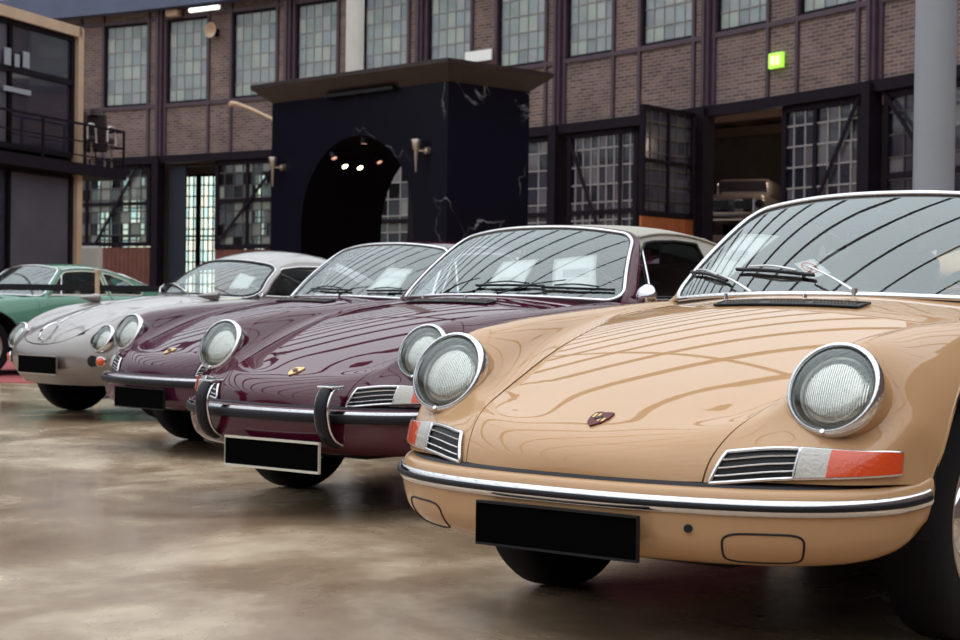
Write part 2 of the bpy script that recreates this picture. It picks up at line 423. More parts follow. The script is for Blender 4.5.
def wheel(car,x,y,mname='satin',r=RT,w=.165,steer=0):
    sg=1 if y>0 else -1
    Mx=Matrix.Translation((x,y,r))@Matrix.Rotation(PI/2*sg+math.radians(steer),4,'Z')
    hw=w/2
    V,F=lathe([(hw*.3,r*.30),(hw*.55,r*.36),(hw*.45,r*.50),(hw*.62,r*.585),(hw*.95,r*.60),(hw*.95,r*.625),(hw*.6,r*.60),(-hw*.8,r*.60),(-hw*.9,r*.625)],40,Mx)
    rim=mk('wheel',V,F,M[mname],car,sharp=35)
    V,F=lathe([(-hw*.85,r*.60),(-hw,r*.72),(-hw*1.02,r*.86),(-hw*.85,r*.965),(-hw*.6,r),(hw*.6,r),(hw*.85,r*.965),(hw*1.02,r*.86),(hw,r*.72),(hw*.92,r*.60)],56,Mx)
    mk('tyre',V,F,M['tyre'],rim,sharp=60)
    V,F=lathe([(hw*.75,0),(hw*.74,r*.12),(hw*.66,r*.22),(hw*.48,r*.31),(hw*.3,r*.32)],32,Mx);mk('hubcap',V,F,M['chrome'],rim,sharp=60)
    V,F=lathe([(-hw*.7,0),(-hw*.7,r*.6)],32,Mx);mk('brake_drum',V,F,M['dark'],rim)
    b=MB()
    for i in range(10):
        a=2*PI*i/10;c=Mx@Vector((hw*.5,r*.44*math.cos(a),r*.44*math.sin(a)));b.cyl(c-(Mx.to_3x3()@Vector((.012,0,0))),c+(Mx.to_3x3()@Vector((.012,0,0))),.014,n=10)
    pass
    return rim
def seat(car,c,mat,hr=True,w=.46,h=.60):
    """bucket seat: cushion, backrest, headrest"""
    def cush(name,cc,d,rot,parent):
        b=MB();Mr=Matrix.Rotation(rot,3,'Y');b.box((0,0,0),d,Mr);o=b.build(name,mat,parent)
        o.location=cc
        m=o.modifiers.new('bevel','BEVEL');m.width=min(d)*.42;m.segments=4
        for p in o.data.polygons:p.use_smooth=True
        return o
    s=cush('seat',(c[0],c[1],c[2]),(.50,w,.14),math.radians(-8),car)
    k=cush('backrest',(-.27,0,.02+h/2),(.13,w,h),math.radians(-14),s)
    if hr: cush('headrest',(-.36,0,.66),(.10,.28,.17),math.radians(-10),s)
    return s
def wiper(car,piv,tip,blade,mat,bw=.42,wsurf=None):
    """arm from pivot to tip with a blade centred at tip along direction"""
    b=MB();b.cyl(Vector(piv)-Vector((0,0,.03)),Vector(piv)+Vector((0,0,.02)),.012,.010,n=12)
    p=Vector(piv);q=Vector(tip);mid=p.lerp(q,.5)+Vector((.02,0,.02))
    w=b.build('wiper',mat,car,smooth=True)
    P=spl([p+Vector((0,0,.012)),mid,q+Vector((.012,0,.012))],12)
    tube('wiper_arm',P,.0045,mat,w,n=8,r2=.003,scale=np.linspace(1.6,.8,12))
    bb=[Vector(x) for x in blade]
    V,F=sweep(spl(bb,14),[(-.003,-.005),(.003,-.005),(.0035,.005),(-.0035,.005)],up=(.7,0,.7));mk('wiper_blade',V,F,M['rubber'],w,smooth=False)
    c=(bb[0]+bb[-1])/2
    P=spl([bb[0].lerp(bb[-1],.2)+Vector((.012,0,.012)),c+Vector((.022,0,.02)),bb[0].lerp(bb[-1],.8)+Vector((.012,0,.012))],8)
    tube('blade_bridge',P,.004,mat if mat is not M['satin'] else M['satin'],w,n=6)
    return w
def ws_pt(s,t,off=0,W=windscreen):
    f=Fn(W,1);p=f(s,t)[0];n=f.nrm(s,t)[0]
    if n[2]<0:n=-n
    return Vector(p+n*off)
BPLAN=np.array([(.835,0),(.828,.18),(.800,.345),(.752,.49),(.690,.597),(.615,.680),(.53,.735),(.45,.760),(.40,.770)])
BPROF=[(-.06,.436),(-.034,.440),(-.012,.438),(.000,.426),(.004,.405),(.004,.378),(-.001,.345),(-.012,.306),(-.042,.272),(-.09,.254),(-.15,.248)]
def bump_surface():
    P=spl(np.c_[BPLAN,np.zeros(len(BPLAN))],33)[:,:2]
    T=np.gradient(P,axis=0);T/=np.linalg.norm(T,axis=1)[:,None];Nn=np.c_[T[:,1],-T[:,0]]
    Nn[0]=(1,0)
    net=[]
    for (o,z) in BPROF:
        row=[]
        for i in range(0,33,4):
            f=i/32; zz=z+.028*f**4+(.03*f**6 if z<.33 else 0)
            row.append((P[i][0]+Nn[i][0]*o,P[i][1]+Nn[i][1]*o,zz))
        net.append(row)
    # u: profile, v: along plan (mirror about centre)
    return Surf(net,lam=.85),P,Nn
SB,BP,BN=bump_surface()
def bplan(off,z,y0,y1,n=40):
    """points following the bumper face, y from y0 to y1 (signed arc fraction -1..1)"""
    out=[]
    for f in np.linspace(y0,y1,n):
        a=abs(f)*32;i=min(int(a),31);q=a-i
        z_=z+.028*abs(f)**4;p=BP[i]*(1-q)+BP[i+1]*q;nn_=BN[i]*(1-q)+BN[i+1]*q
        out.append((p[0]+nn_[0]*off,(p[1]+nn_[1]*off)*(1 if f>=0 else -1),z_))
    return np.array(out)
def surf_tube(name,S,uv,r,mat,parent,closed=False,off=0,n=8,label=None,res=.1,r2=None):
    d=dens(uv,(res,res),closed)
    if not closed: d.append(np.array(uv[-1],float))
    d=np.array(d);P=S(d[:,0],d[:,1]);N=S.nrm(d[:,0],d[:,1])
    V,F=sweep(P+N*off,circ(r,n,r2),closed,up=N);return mk(name,V,F,mat,parent,sharp=50,label=label)
def build_911(spec,car):
    pt=M[spec['paint']];roofm=M[spec.get('roof',spec['paint'])];pil=M[spec.get('pillar',spec['paint'])]
    # ---- panels
    G='9'
    hood=panel('bonnet',SHOOD,[(0.13,-2),(7.36,-2),(7.36,2),(0.13,2)],pt,car,step=(.14,.22),key=G+'hood',skirt=.014)
    g=.03
    ud=inv(S9,[0,2],[(-.64,.60)],(4,8),(6,12))[0][0]; ur=inv(S9,[0,2],[(-1.66,.60)],(4,8),(9,14))[0][0]
    ang=np.linspace(0,2*PI,60,endpoint=False)
    def arch(x0,ul,uh,AR=AR): return inv(S9,[0,2],[(x0+AR*math.cos(a),WHZ+AR*math.sin(a)) for a in ang if math.sin(a)>-.45],(5.2,8.4),(ul,uh))
    if 'ah' not in GEO:
        GEO['ah']=arch(0,1,8,AF);GEO['ar']=arch(-2.211,11,16)
        HC=np.array([.532,.584,.672]);tl=math.radians(24);Rm=np.array([[math.cos(tl),0,math.sin(tl)],[0,1,0],[-math.sin(tl),0,math.cos(tl)]])
        PS=Fn(lambda u,v:(S9(u,v)-HC)@Rm.T)
        GEO['hh']=inv(PS,[1,2],[(.109*math.cos(a),.109*math.sin(a)) for a in np.linspace(0,2*PI,36,endpoint=False)],(2.3,6.2),(.8,4))
        GEO['ba']=inv(SB,[0,2],[(AF*math.cos(a),WHZ+AF*math.sin(a)) for a in np.linspace(-.9,.6,24)],(6.5,8.6),(-1,11))
    ah,ar=GEO['ah'],GEO['ar']
    def outside(x0,AR=AR):
        def f(c):
            X=S9(c[:,0],c[:,1]);return ((X[:,0]-x0)**2+(X[:,2]-WHZ)**2<AR*AR)&(np.abs(c[:,1])>5)
        return f
    for sg,nm in((1,'left'),(-1,'right')):
        k=lambda poly:[(a,b*sg) for a,b in poly]
        hk=[(a,b*sg) for a,b in ah]
        f=panel('front_fender',S9,k([(0.05,2+g),(7.4,2+g),(7.4,3.0),(8.95,3.0),(ud,5),(ud,8),(.05,8)]),pt,car,holes=[hk,[(a,b*sg) for a,b in GEO['hh']]],drop=outside(0,AF),key=G+'ff'+nm,step=(.12,.13),skirt=.012)
        P=S9(ah[:,0],ah[:,1]*sg)
        tube('arch_lip',[Vector(p)-Vector((0,.008*sg,0)) for p in P if (p[2]>.44 or (p[0]<0 and p[2]>.22))],.010,pt,f,n=8)
        b=MB();n=24
        V=[];F=[]
        for i in range(n+1):
            a=PI*i/n
            for yy in(.775,.42): V.append((AF*1.01*math.cos(a),yy*sg,WHZ+AF*1.01*math.sin(a)))
        for i in range(n): F.append((2*i,2*i+1,2*i+3,2*i+2))
        b.add(V,F);b.build('wheel_well',M['dark'],f,smooth=True)
        d=panel('door',S9,k([(ud+.02,3.25),(ur-.02,3.25),(ur-.02,7.5),(ud+.02,7.5)]),pt,car,key=G+'d'+nm,step=(.15,.2),skirt=.014)
        hp=S9(ur-.45,4.85*sg)[0];
        tube('door_handle',spl([hp+[0.0,.0,0],hp+[0,.03*sg,0.003],hp+[.14,.03*sg,.003],hp+[.15,0,0]],14),.008,M['chrome'],d,n=8)
        rk=[(a,b*sg) for a,b in ar]
        q=panel('rear_fender',S9,k([(ur+.02,3.25),(13.3,3.0),(13.6,2.2),(17,2.2),(17,8),(ur+.02,8)]),pt,car,holes=[rk],drop=outside(-2.211),key=G+'rf'+nm,step=(.15,.16))
        b=MB();V=[];F=[]
        for i in range(n+1):
            a=PI*i/n
            for yy in(.79,.42): V.append((-2.211+AR*1.02*math.cos(a),yy*sg,WHZ+AR*1.02*math.sin(a)))
        for i in range(n): F.append((2*i,2*i+1,2*i+3,2*i+2))
        b.add(V,F);b.build('wheel_well',M['dark'],q,smooth=True)
        # sill
        V,F=sweep([(-.36,.755*sg,.24),(-1.1,.755*sg,.235),(-1.84,.765*sg,.24)],circ(.035,8,.05));mk('sill',V,F,pt,car,sharp=60)
        headlamp(car,(.534,.584*sg,.668),pt,tilt=24)
        # indicator / horn grille units
        va,vb,vc,vd=2.08,3.72,4.30,5.93
        lo_=lambda v:.05+(v-2)*.075
        hi_=lambda v:1.12-(v-2)*.055
        def rr(v0,v1,tl=0): return k([(lo_(v0),v0),(lo_(v1),v1),(hi_(v1),v1),(hi_(v0),v0+tl)])
        gr=panel('horn_grille',S9,rr(va+.06,vb,.12),M['black'],car,off=.004,skirt=.006,step=(.1,.2),key=G+'gr'+nm)
        surf_tube('grille_frame',S9,rr(va+.06,vb,.12),.0055,M['chrome'],gr,closed=True,off=.008,res=.12)
        for i in range(3):
            qq=(i+1)/4;ub=lo_(vb)*(1-qq)+hi_(vb)*qq;uu=lo_(va)*(1-qq)+hi_(va)*qq
            surf_tube('grille_bar',S9,k([(uu,va+.10+.03*(i+1)),(ub,vb)]),.0028,M['chrome'],gr,off=.008,res=.15,r2=.0045)
        il=panel('indicator_lamp',S9,rr(vb+.02,vc),M['clearlens'],car,off=.014,skirt=.014,step=(.15,.2),key=G+'il'+nm)
        panel('amber_lens',S9,rr(vc,vd),M['amber'],il,off=.014,skirt=.014,step=(.15,.2),key=G+'al'+nm)
        surf_tube('lamp_frame',S9,rr(vb,vd),.0055,M['chrome'],il,closed=True,off=.008,res=.12)
        # side glass & pillars
        SD=SIDE if sg>0 else SIDEM;ns=1 if sg>0 else -1
        top=[(x,float(gutz(x))+.004) for x in np.linspace(-1.10,-2.70,26)]
        outer=[(-.80,.885)]+[(-1.09,1.20)]+top[1:]+[(-2.70,.86),(-2.2,.875),(-1.66,.885)]
        nsg=1 if sg>0 else -1
        sp=panel('window_surround',SD,outer,pil,car,holes=[DW] if spec.get('softtop') else [QW,DW],step=(.05,.04),nsign=nsg,key=G+'sp'+nm+str(sg)+str(spec.get('softtop')),skirt=.012)
        panel('inner_trim',SD,outer,M['dark'],sp,holes=[DW] if spec.get('softtop') else [QW,DW],step=(.05,.04),nsign=nsg,off=-.014,skirt=0,key=G+'spi'+nm+str(sg)+str(spec.get('softtop')))
        for nm2,pl in(('quarter_window',QW),('door_window',DW)):
            if spec.get('softtop') and nm2=='quarter_window': continue
            gl=panel(nm2,SD,pl,M['sglass'],car,step=(.08,.08),off=-.004,skirt=0,nsign=nsg,key=G+nm2+str(sg))
            dd=np.array(dens(pl,(.03,.03)));P=SD(dd[:,0],dd[:,1])
            V,F=sweep(P,circ(.0075,8),True,up=(0,1,0));mk('window_frame',V,F,M[spec.get('wframe','chrome')],gl,sharp=60)
        P=SD(np.array([-1.00,-1.035,-1.075]),np.array([.90,1.02,1.13]))
        tube('vent_window_bar',P,.008,M['chrome'],sp,n=8)
        P=SD(np.linspace(-.80,-2.25,12),np.full(12,.893));P[:,1]+=.010*sg
        tube('waist_moulding',P,.006,M['chrome'],sp,n=8)
        for wx in(spec.get('wx',0),-2.211): wheel(car,wx,(.628 if wx>-1 else .66)*sg)
    # cowl
    cw=panel('cowl',S9,[(7.41,-3.02),(8.95,-3.02),(9.4,-2),(9.4,2),(8.95,3.02),(7.41,3.02)],pt,car,key=G+'cowl',step=(.14,.2))
    y=.245
    vg=panel('fresh_air_grille',S9,[(7.46,-.88),(7.76,-.88),(7.76,.95),(7.46,.95)],M['black'],cw,off=.006,skirt=.006,key=G+'fg')
    b=MB()
    for i in range(40):
        yy=-.205+.425*i/39
        if abs(abs(yy)-.075)<.012: continue
        p_=S9(7.66,yy/.25)[0];b.box((p_[0],yy,p_[2]+.008),(.022,.003,.006))
    for q_ in range(8):
        y0_=-.205+.425*q_/8;a_=S9(7.66,y0_/.25)[0];c_=S9(7.66,(y0_+.425/8)/.25)[0];b.bar(Vector((a_[0],y0_,a_[2]+.007)),Vector((c_[0],y0_+.425/8,c_[2]+.007)),.004)
    b.build('grille_slats',M['satin'],vg)
    surf_tube('grille_rim',S9,[(7.44,-.90),(7.78,-.90),(7.78,.97),(7.44,.97)],.004,M['black'],vg,closed=True,off=.006)
    # engine lid / rear deck
    dk=panel('engine_lid',S9,[(13.75,-2.15),(16.9,-2.15),(16.9,2.15),(13.75,2.15)],pt,car,key=G+'lid',step=(.15,.25))
    b=MB()
    for i in range(7): 
        u=14.0+i*.12;p=S9(u,0)[0];b.box((p[0],0,p[2]+.006),(.02,.62,.006))
    b.build('lid_grille',M['satin'],dk)
    # roof
    rk=SR.K-1
    rw=[(5.2,-4.2),(7.9,-3.4),(7.9,3.4),(5.2,4.2),(5.0,3.2),(5.0,-3.2)]
    rf=panel('roof',SR,[(0,-5),(rk,-5),(rk,5),(0,5)],roofm,car,holes=[rw] if True else [],step=(.14,.25),key=G+'roof',skirt=.015)
    panel('headliner',SR,[(.1,-4.9),(rk,-4.9),(rk,4.9),(.1,4.9)],M['dark'],rf,holes=[rw],step=(.14,.25),off=-.018,key=G+'rli',skirt=0)
    gl=panel('rear_window',SR,rw,M['sglass'],car,off=-.003,skirt=0,step=(.2,.4),key=G+'rw')
    surf_tube('rear_window_frame',SR,rw,.008,M['chrome'],gl,closed=True,res=.2)
    for sg in(1,-1):
        P=SR(np.linspace(0,7.5,40),np.full(40,5.*sg));tube('drip_rail',P+[0,.004*sg,0],.007,roofm if spec.get('softtop') else M['chrome'] if spec.get('chromerail') else roofm,rf,n=8)
    # windscreen
    ol=round_rect(rs=.11,rt=.17);W=Fn(windscreen,1)
    sgn=1 if W.nrm(0,.5)[0][2]>0 else -1
    wg=panel('windscreen',W,ol,M['glass'],car,step=(.07,.1),skirt=0,nsign=sgn,key=G+'ws')
    dd=np.array(dens(ol,(.04,.06)));P=W(dd[:,0],dd[:,1]);N=W.nrm(dd[:,0],dd[:,1])*sgn
    V,F=sweep(P+N*.004,circ(spec.get('chrome_r',.009),10,.008),True,up=N);mk('chrome_trim',V,F,M['chrome'],wg,sharp=60)
    V,F=sweep(P-N*.004,circ(.017,10,.006),True,up=N);mk('rubber_seal',V,F,M['rubber'],wg,sharp=60)
    # A pillars + header, swept outside the glass
    cx=P.mean(0);out=P-cx;tt=np.roll(P,-1,0)-np.roll(P,1,0);tt/=np.linalg.norm(tt,axis=1)[:,None];od=np.cross(tt,N);od*=np.sign((od*out).sum(1))[:,None]
    sel=[i for i in range(len(dd)) if True]
    # order path from lower left round the top to lower right
    st=min(range(len(dd)),key=lambda i:(dd[i][0]-1)**2*4+(dd[i][1]-.02)**2) 
    order=[(st+i)%len(dd) for i in range(len(dd))]
    path=[i for i in order if dd[i][1]>.06]
    Q=np.array([P[i]+od[i]*(.006+spec.get('frame_r',.024)*(.6+.4*min(1,max(0,(1.16-P[i][2])/.1))))-N[i]*.008 for i in path]);NQ=np.array([N[i] for i in path])
    e0=np.array([-.80,.70,.86]);e1=np.array([-.80,-.70,.86])
    if Q[0][1]<0:e0,e1=e1,e0
    Q=np.r_[[e0],Q,[e1]];NQ=np.r_[[NQ[0]],NQ,[NQ[-1]]]
    fr_=spec.get('frame_r',.024);V,F=sweep(Q,circ(fr_,12,fr_*.8),False,up=NQ,scale=.62+.38*np.clip((1.16-Q[:,2])/.1,0,1)+.25*np.clip((1.05-Q[:,2])/.15,0,1));mk('windscreen_frame',V,F,pt,wg,sharp=70)
    # bumper
    K=len(BPROF)-1
    ba=[tuple(p) for p in GEO['ba'] if -.6<p[0]<10.6];ba=[(min(max(a,0),K),min(b,8.3)) for a,b in ba];ba=sorted(ba,key=lambda p:p[0])
    bm=panel('front_bumper',SB,[(a,-b) for a,b in ba]+[(K,-ba[-1][1]),(K,ba[-1][1])]+ba[::-1]+[(0,ba[0][1]),(0,-ba[0][1])],pt,car,step=(.35,.25),key='bump',skirt=0,nsign=-1 if SB.nrm(4,0)[0][0]<0 else 1)
    if spec.get('rubber_strip'):
        Pb=bplan(.006,.410,-.945,.945,70);V,F=sweep(Pb,circ(.007,10,.024),up=(0,0,1));mk('bumper_trim',V,F,M['chrome'],bm,sharp=60)
        Pb=bplan(.014,.404,-.935,.935,70);V,F=sweep(Pb,circ(.008,10,.0185),up=(0,0,1));mk('rubber_insert',V,F,M['rubber'],bm,sharp=60)
    else:
        Pb=bplan(.006,.399,-.955,.955,70);V,F=sweep(Pb,circ(.011,12,.0205),up=(0,0,1));mk('bumper_trim',V,F,M['chrome'],bm,sharp=60)
        Pb=bplan(.0145,.400,-.94,.94,70);V,F=sweep(Pb,circ(.005,8,.0085),up=(0,0,1));mk('rubber_insert',V,F,M['rubber'],bm,sharp=60)
    Pb=bplan(-.050,.434,-.99,.99,60);V,F=sweep(Pb,circ(.022,8,.016),up=(0,0,1));mk('bumper_seal',V,F,M['rubber'],bm,sharp=60)
    if spec.get('fog_covers'):
        for sg in(1,-1):
            o=[];K0=6.15;K1=8.2;va,vb=2.5*sg,3.95*sg
            for (cu,cv,a0) in((K1-.45,vb,0),(K1-.45,va,90),(K0+.45,va,180),(K0+.45,vb,270)): pass
            cu,cv=(K0+K1)/2,(va+vb)/2;hu,hv=(K1-K0)/2,abs(vb-va)/2
            for i in range(36):
                a=2*PI*i/36;c,s_=math.cos(a),math.sin(a);o.append((cu+hu*np.sign(c)*abs(c)**.45,cv+hv*np.sign(s_)*abs(s_)**.45))
            surf_tube('fog_lamp_cover',SB,o,.0028,M['rubber'],bm,closed=True,off=.0)
        p=SB(6.0,2.0)[0];b=MB();b.cyl(p-np.array([.01,0,0]),p+np.array([.006,.003,0]),.010,n=14);b.build('tow_hole_plug',M['black'],bm)
    if spec.get('overriders'):
        for yy in spec['overriders']:
            x0=float(np.interp(abs(yy),BP[:,1],BP[:,0]))
            path=[(x0+.008,yy,.525),(x0+.045,yy,.515),(x0+.072,yy,.47),(x0+.075,yy,.42),(x0+.06,yy,.36),(x0+.03,yy,.32),(x0-.01,yy,.30)]
            P=spl(path,20);V,F=sweep(P,circ(.030,14,.017),up=None if 0 else np.array([[1,0,.0001]]*20)+0*P);ov=mk('overrider',V,F,M['rubber'],bm,sharp=60)
            for s2 in(1,-1):
                P2=spl([(a-.006,b_+s2*.034,c) for a,b_,c in path],20);tube('chrome_edge',P2,.006,M['chrome'],ov,n=8)
            b=MB();b.box((x0+.02,yy,.528),(.07,.085,.012));b.build('chrome_cap',M['chrome'],ov,bevel=.004)
    b=MB();b.box((-3.20,0,.42),(.10,1.1,.14));b.build('rear_bumper',pt,car,bevel=.03)
    for sg in(1,-1):
        b=MB();b.box((-3.13,.50*sg,.52),(.03,.26,.08));b.build('tail_lamp',M['amber'],car,bevel=.01)
    # plate
    pl=spec['plate'];w,h,z,mat,fr=pl['w'],pl['h'],pl['z'],pl['mat'],pl['frame']
    b=MB();b.box((pl.get('x',.858),pl.get('y',0),z),(.008,w,h));o=b.build('licence_plate',M[mat],bm,bevel=.003)
    x=pl.get('x',.858);y0=pl.get('y',0)
    V,F=sweep([(x+.002,y0-w/2,z-h/2),(x+.002,y0+w/2,z-h/2),(x+.002,y0+w/2,z+h/2),(x+.002,y0-w/2,z+h/2)],[(a*pl.get('fw',.005),c*.007) for a,c in((-1,-1),(1,-1),(1,1),(-1,1))],True,up=(1,0,0));mk('plate_frame',V,F,M[fr],o,smooth=False)
    # crest on the bonnet
    sh=[(-.024,.030),(-.012,.034),(0,.031),(.012,.034),(.024,.030),(.025,.005),(.018,-.018),(0,-.036),(-.018,-.018),(-.025,.005)]
    uc=inv(S9,[0,1],[(.662,0)],(-1,1),(1,4))[0][0];p=S9(uc,0)[0];n=S9.nrm(uc,0)[0];fx=np.cross([0,1.,0],n)*-1  # pointing back/up along hood
    fx=np.array([-n[2],0,n[0]]);k_=spec.get('crest',('gold','bronze'))
    def shield(s,off):return [p+n*(off)+np.array([0,a*s,0])+fx*b_*s for a,b_ in sh]
    def solid(name,s,o0,o1,mat,par):
        V=shield(s,o0)+shield(s,o1);m=len(sh);F=[tuple(range(m,2*m))]+[(i,(i+1)%m,m+(i+1)%m,m+i) for i in range(m)];return mk(name,V,F,mat,par,smooth=False)
    cr=solid('bonnet_crest',1.15,0,.005,M[k_[0]],hood)
    def quad(name,y0,y1,b0,b1,mat,o=.006):
        V=[p+n*o+np.array([0,a,0])+fx*b_ for a,b_ in((y0,b0),(y1,b0),(y1,b1),(y0,b1))];V+=[v-n*.004 for v in V];mk(name,V,[(0,1,2,3),(0,1,5,4),(1,2,6,5),(2,3,7,6),(3,0,4,7)],mat,cr,smooth=False)
    for s0 in(-.022,-.010,.004,.016): quad('crest_stripe',s0,s0+.006,.004 if s0<0 else -.016,.026 if s0<0 else .002,M[k_[1]])
    quad('crest_centre',-.007,.007,-.006,.010,M['black'],.0075)
    # interior
    b=MB();b.box((-1.65,0,.22),(2.3,1.3,.03));b.box((-.55,0,.50),(.04,1.3,.60));b.box((-2.75,0,.5),(.04,1.1,.6));b.box((.1,0,.33),(1.0,.7,.2));b.box((.36,0,.40),(.5,.8,.10));b.box((-2.9,0,.42),(.4,1.1,.2))
    b.build('floor_pan',M['dark'],car)
    V=[];F=[];ys=np.linspace(-.60,.60,13)
    prof=[(-.50,.80),(-.56,.882),(-.72,.892),(-.84,.885),(-.87,.86),(-.86,.74),(-.80,.70)]
    for yq in ys:
        for (a,c) in prof: V.append((a-.20*(abs(yq)/.62)**2.2*(1 if a>-.7 else .25),yq,c-(.012 if a>-.7 else .0)))
    m=len(prof)
    for i in range(len(ys)-1):
        for j in range(m-1):F.append((i*m+j,i*m+j+1,(i+1)*m+j+1,(i+1)*m+j))
    mk('dashboard',V,F,M['dark'],car,sharp=50)
    V,F=sweep([(-.95+.03*math.sin(a),.36+.19*math.cos(a),.80+.19*math.sin(a)) for a in np.linspace(0,2*PI,28,endpoint=False)],circ(.011,8),True)
    sw=mk('steering_wheel',V,F,M['black'],car,sharp=60)
    b=MB();b.cyl((-.94,.36,.80),(-.85,.36,.78),.035,.03);b.bar((-.94,.18,.81),(-.94,.54,.81),.02,.01);b.bar((-.94,.36,.80),(-.96,.36,.62),.02,.01);b.build('wheel_spokes',M['satin'],sw)
    sm=M[spec.get('seat','seat')]
    for yy in(.36,-.36): seat(car,(-1.42,yy,.47),sm,hr=spec.get('headrest',True))
    seat(car,(-1.98,0,.42),sm,hr=False,w=.98,h=.42)
    # mirror
    b=MB();c=ws_pt(0,.86,-.05);b.box(c,(.015,.19,.05));mo=b.build('interior_mirror',M['black'],car,bevel=.008)
    tube('mirror_stalk',[c,c+Vector((.0,0,.05)),ws_pt(0,1.0,-.012)],.006,M['chrome'],mo)
    # door mirror
    if spec.get('door_mirror',True):
        c=Vector((-.80,.775,.905));Mx=axisM(c,(-.92,.25,.05))
        b=MB();o=tube('door_mirror',[(-.80,.70,.865),(-.80,.735,.885),c],.009,M['chrome'],car)
        V,F=lathe([(-.055,0),(-.052,.022),(-.040,.042),(-.015,.058),(.0,.060),(.004,.056),(.0,.052),(.0,0)],32,Mx);mk('mirror_shell',V,F,M['chrome'],o,sharp=60)
    # washer jets
    for yy in(-.30,.0): 
        b=MB();b.cyl((-.445-.05*(yy/.3)**2,yy,.885),(-.445-.05*(yy/.3)**2,yy,.905),.008,.006,n=10);b.build('washer_jet',M['chrome'],cw)
    wm=M[spec.get('wiper','black')]
    for (piv,tip,blade) in spec['wipers']: wiper(car,piv,tip,blade,wm)
    return car
# ------------------------------------------------------------------ older bathtub-shaped coupe
NET6=[
 [(.600,0,.245),(.59,.2,.245),(.56,.38,.248),(.53,.48,.25),(.48,.57,.255),(.43,.65,.265),(.38,.70,.275),(.35,.73,.285),(.33,.75,.27)],
 [(.705,0,.36),(.695,.2,.36),(.66,.40,.365),(.62,.50,.37),(.57,.60,.375),(.505,.69,.38),(.44,.745,.38),(.38,.772,.37),(.345,.787,.32)],
 [(.710,0,.49),(.70,.2,.49),(.665,.40,.50),(.62,.50,.49),(.575,.595,.485),(.52,.685,.48),(.46,.75,.49),(.38,.787,.43),(.34,.797,.33)],
 [(.630,0,.615),(.62,.2,.61),(.59,.39,.605),(.56,.49,.605),(.515,.595,.625),(.46,.685,.60),(.40,.755,.55),(.34,.795,.48),(.315,.803,.32)],
 [(.460,0,.725),(.45,.2,.715),(.425,.38,.69),(.40,.49,.705),(.385,.597,.73),(.35,.69,.695),(.31,.765,.62),(.27,.803,.47),(.25,.808,.28)],
 [(.220,0,.805),(.21,.2,.795),(.18,.40,.762),(.16,.50,.785),(.15,.605,.81),(.14,.70,.775),(.12,.785,.63),(.1,.812,.45),(.1,.812,.2)],
 [(-.05,0,.860),(-.06,.2,.85),(-.09,.42,.81),(-.1,.52,.825),(-.11,.625,.845),(-.12,.718,.80),(-.12,.80,.63),(-.12,.82,.45),(-.12,.812,.18)],
 [(-.30,0,.895),(-.31,.22,.888),(-.34,.46,.85),(-.35,.56,.86),(-.36,.648,.866),(-.36,.735,.82),(-.36,.805,.63),(-.36,.825,.45),(-.36,.812,.18)],
 [(-.50,0,.915),(-.52,.25,.905),(-.56,.5,.875),(-.6,.6,.878),(-.62,.67,.876),(-.62,.748,.82),(-.62,.808,.63),(-.62,.826,.45),(-.62,.81,.18)],
 [(-.75,0,.92),(-.78,.28,.91),(-.82,.56,.885),(-.85,.63,.885),(-.87,.688,.880),(-.87,.757,.82),(-.87,.81,.63),(-.87,.827,.45),(-.87,.81,.18)],
 [(-1.2,0,.93),(-1.2,.28,.92),(-1.22,.57,.89),(-1.25,.64,.887),(-1.25,.695,.88),(-1.25,.765,.82),(-1.25,.815,.63),(-1.25,.83,.45),(-1.25,.81,.18)],
 [(-1.65,0,.93),(-1.65,.28,.92),(-1.66,.53,.885),(-1.67,.62,.88),(-1.68,.69,.865),(-1.68,.765,.80),(-1.68,.815,.62),(-1.68,.83,.45),(-1.68,.81,.18)],
 [(-2.05,0,.90),(-2.05,.26,.885),(-2.06,.46,.85),(-2.07,.57,.84),(-2.08,.66,.81),(-2.08,.75,.75),(-2.08,.81,.60),(-2.08,.825,.43),(-2.08,.80,.2)],
 [(-2.45,0,.80),(-2.45,.24,.785),(-2.45,.42,.75),(-2.46,.53,.73),(-2.46,.62,.70),(-2.46,.71,.65),(-2.46,.775,.54),(-2.46,.79,.42),(-2.46,.77,.25)],
 [(-2.78,0,.64),(-2.78,.22,.63),(-2.77,.38,.605),(-2.76,.47,.59),(-2.75,.55,.57),(-2.73,.63,.53),(-2.70,.68,.47),(-2.69,.69,.40),(-2.68,.68,.30)],
 [(-2.92,0,.42),(-2.92,.20,.42),(-2.90,.34,.42),(-2.88,.43,.41),(-2.85,.50,.41),(-2.81,.57,.40),(-2.78,.61,.38),(-2.76,.62,.35),(-2.75,.61,.30)],
]
S6=Surf(NET6)
def W6(s,t): return windscreen(s,t,b=(-.50,.28,.655,.915,.022),tp=(-.93,.12,.545,1.182,.055),bulge=.03)
GUT6=np.array([(-1.05,1.13),(-1.2,1.165),(-1.38,1.175),(-1.56,1.162),(-1.76,1.12),(-1.95,1.05),(-2.12,.97),(-2.26,.88),(-2.38,.80)])
def side_y6(x,z):
    x=np.asarray(x,float);z=np.asarray(z,float);q=np.clip((-1.5-x)/.9,0,None);h=z-.885
    return .672-.36*h-.55*h*h-.14*q**1.7
SI6=Fn(lambda x,z:np.stack([x,side_y6(x,z),z],-1));SI6M=Fn(lambda x,z:np.stack([x,-side_y6(x,z),z],-1))
RC6=[(-.95,1.185),(-1.12,1.245),(-1.33,1.275),(-1.54,1.268),(-1.76,1.232),(-1.98,1.165),(-2.17,1.08),(-2.33,.98),(-2.48,.86)]
RN6=[]
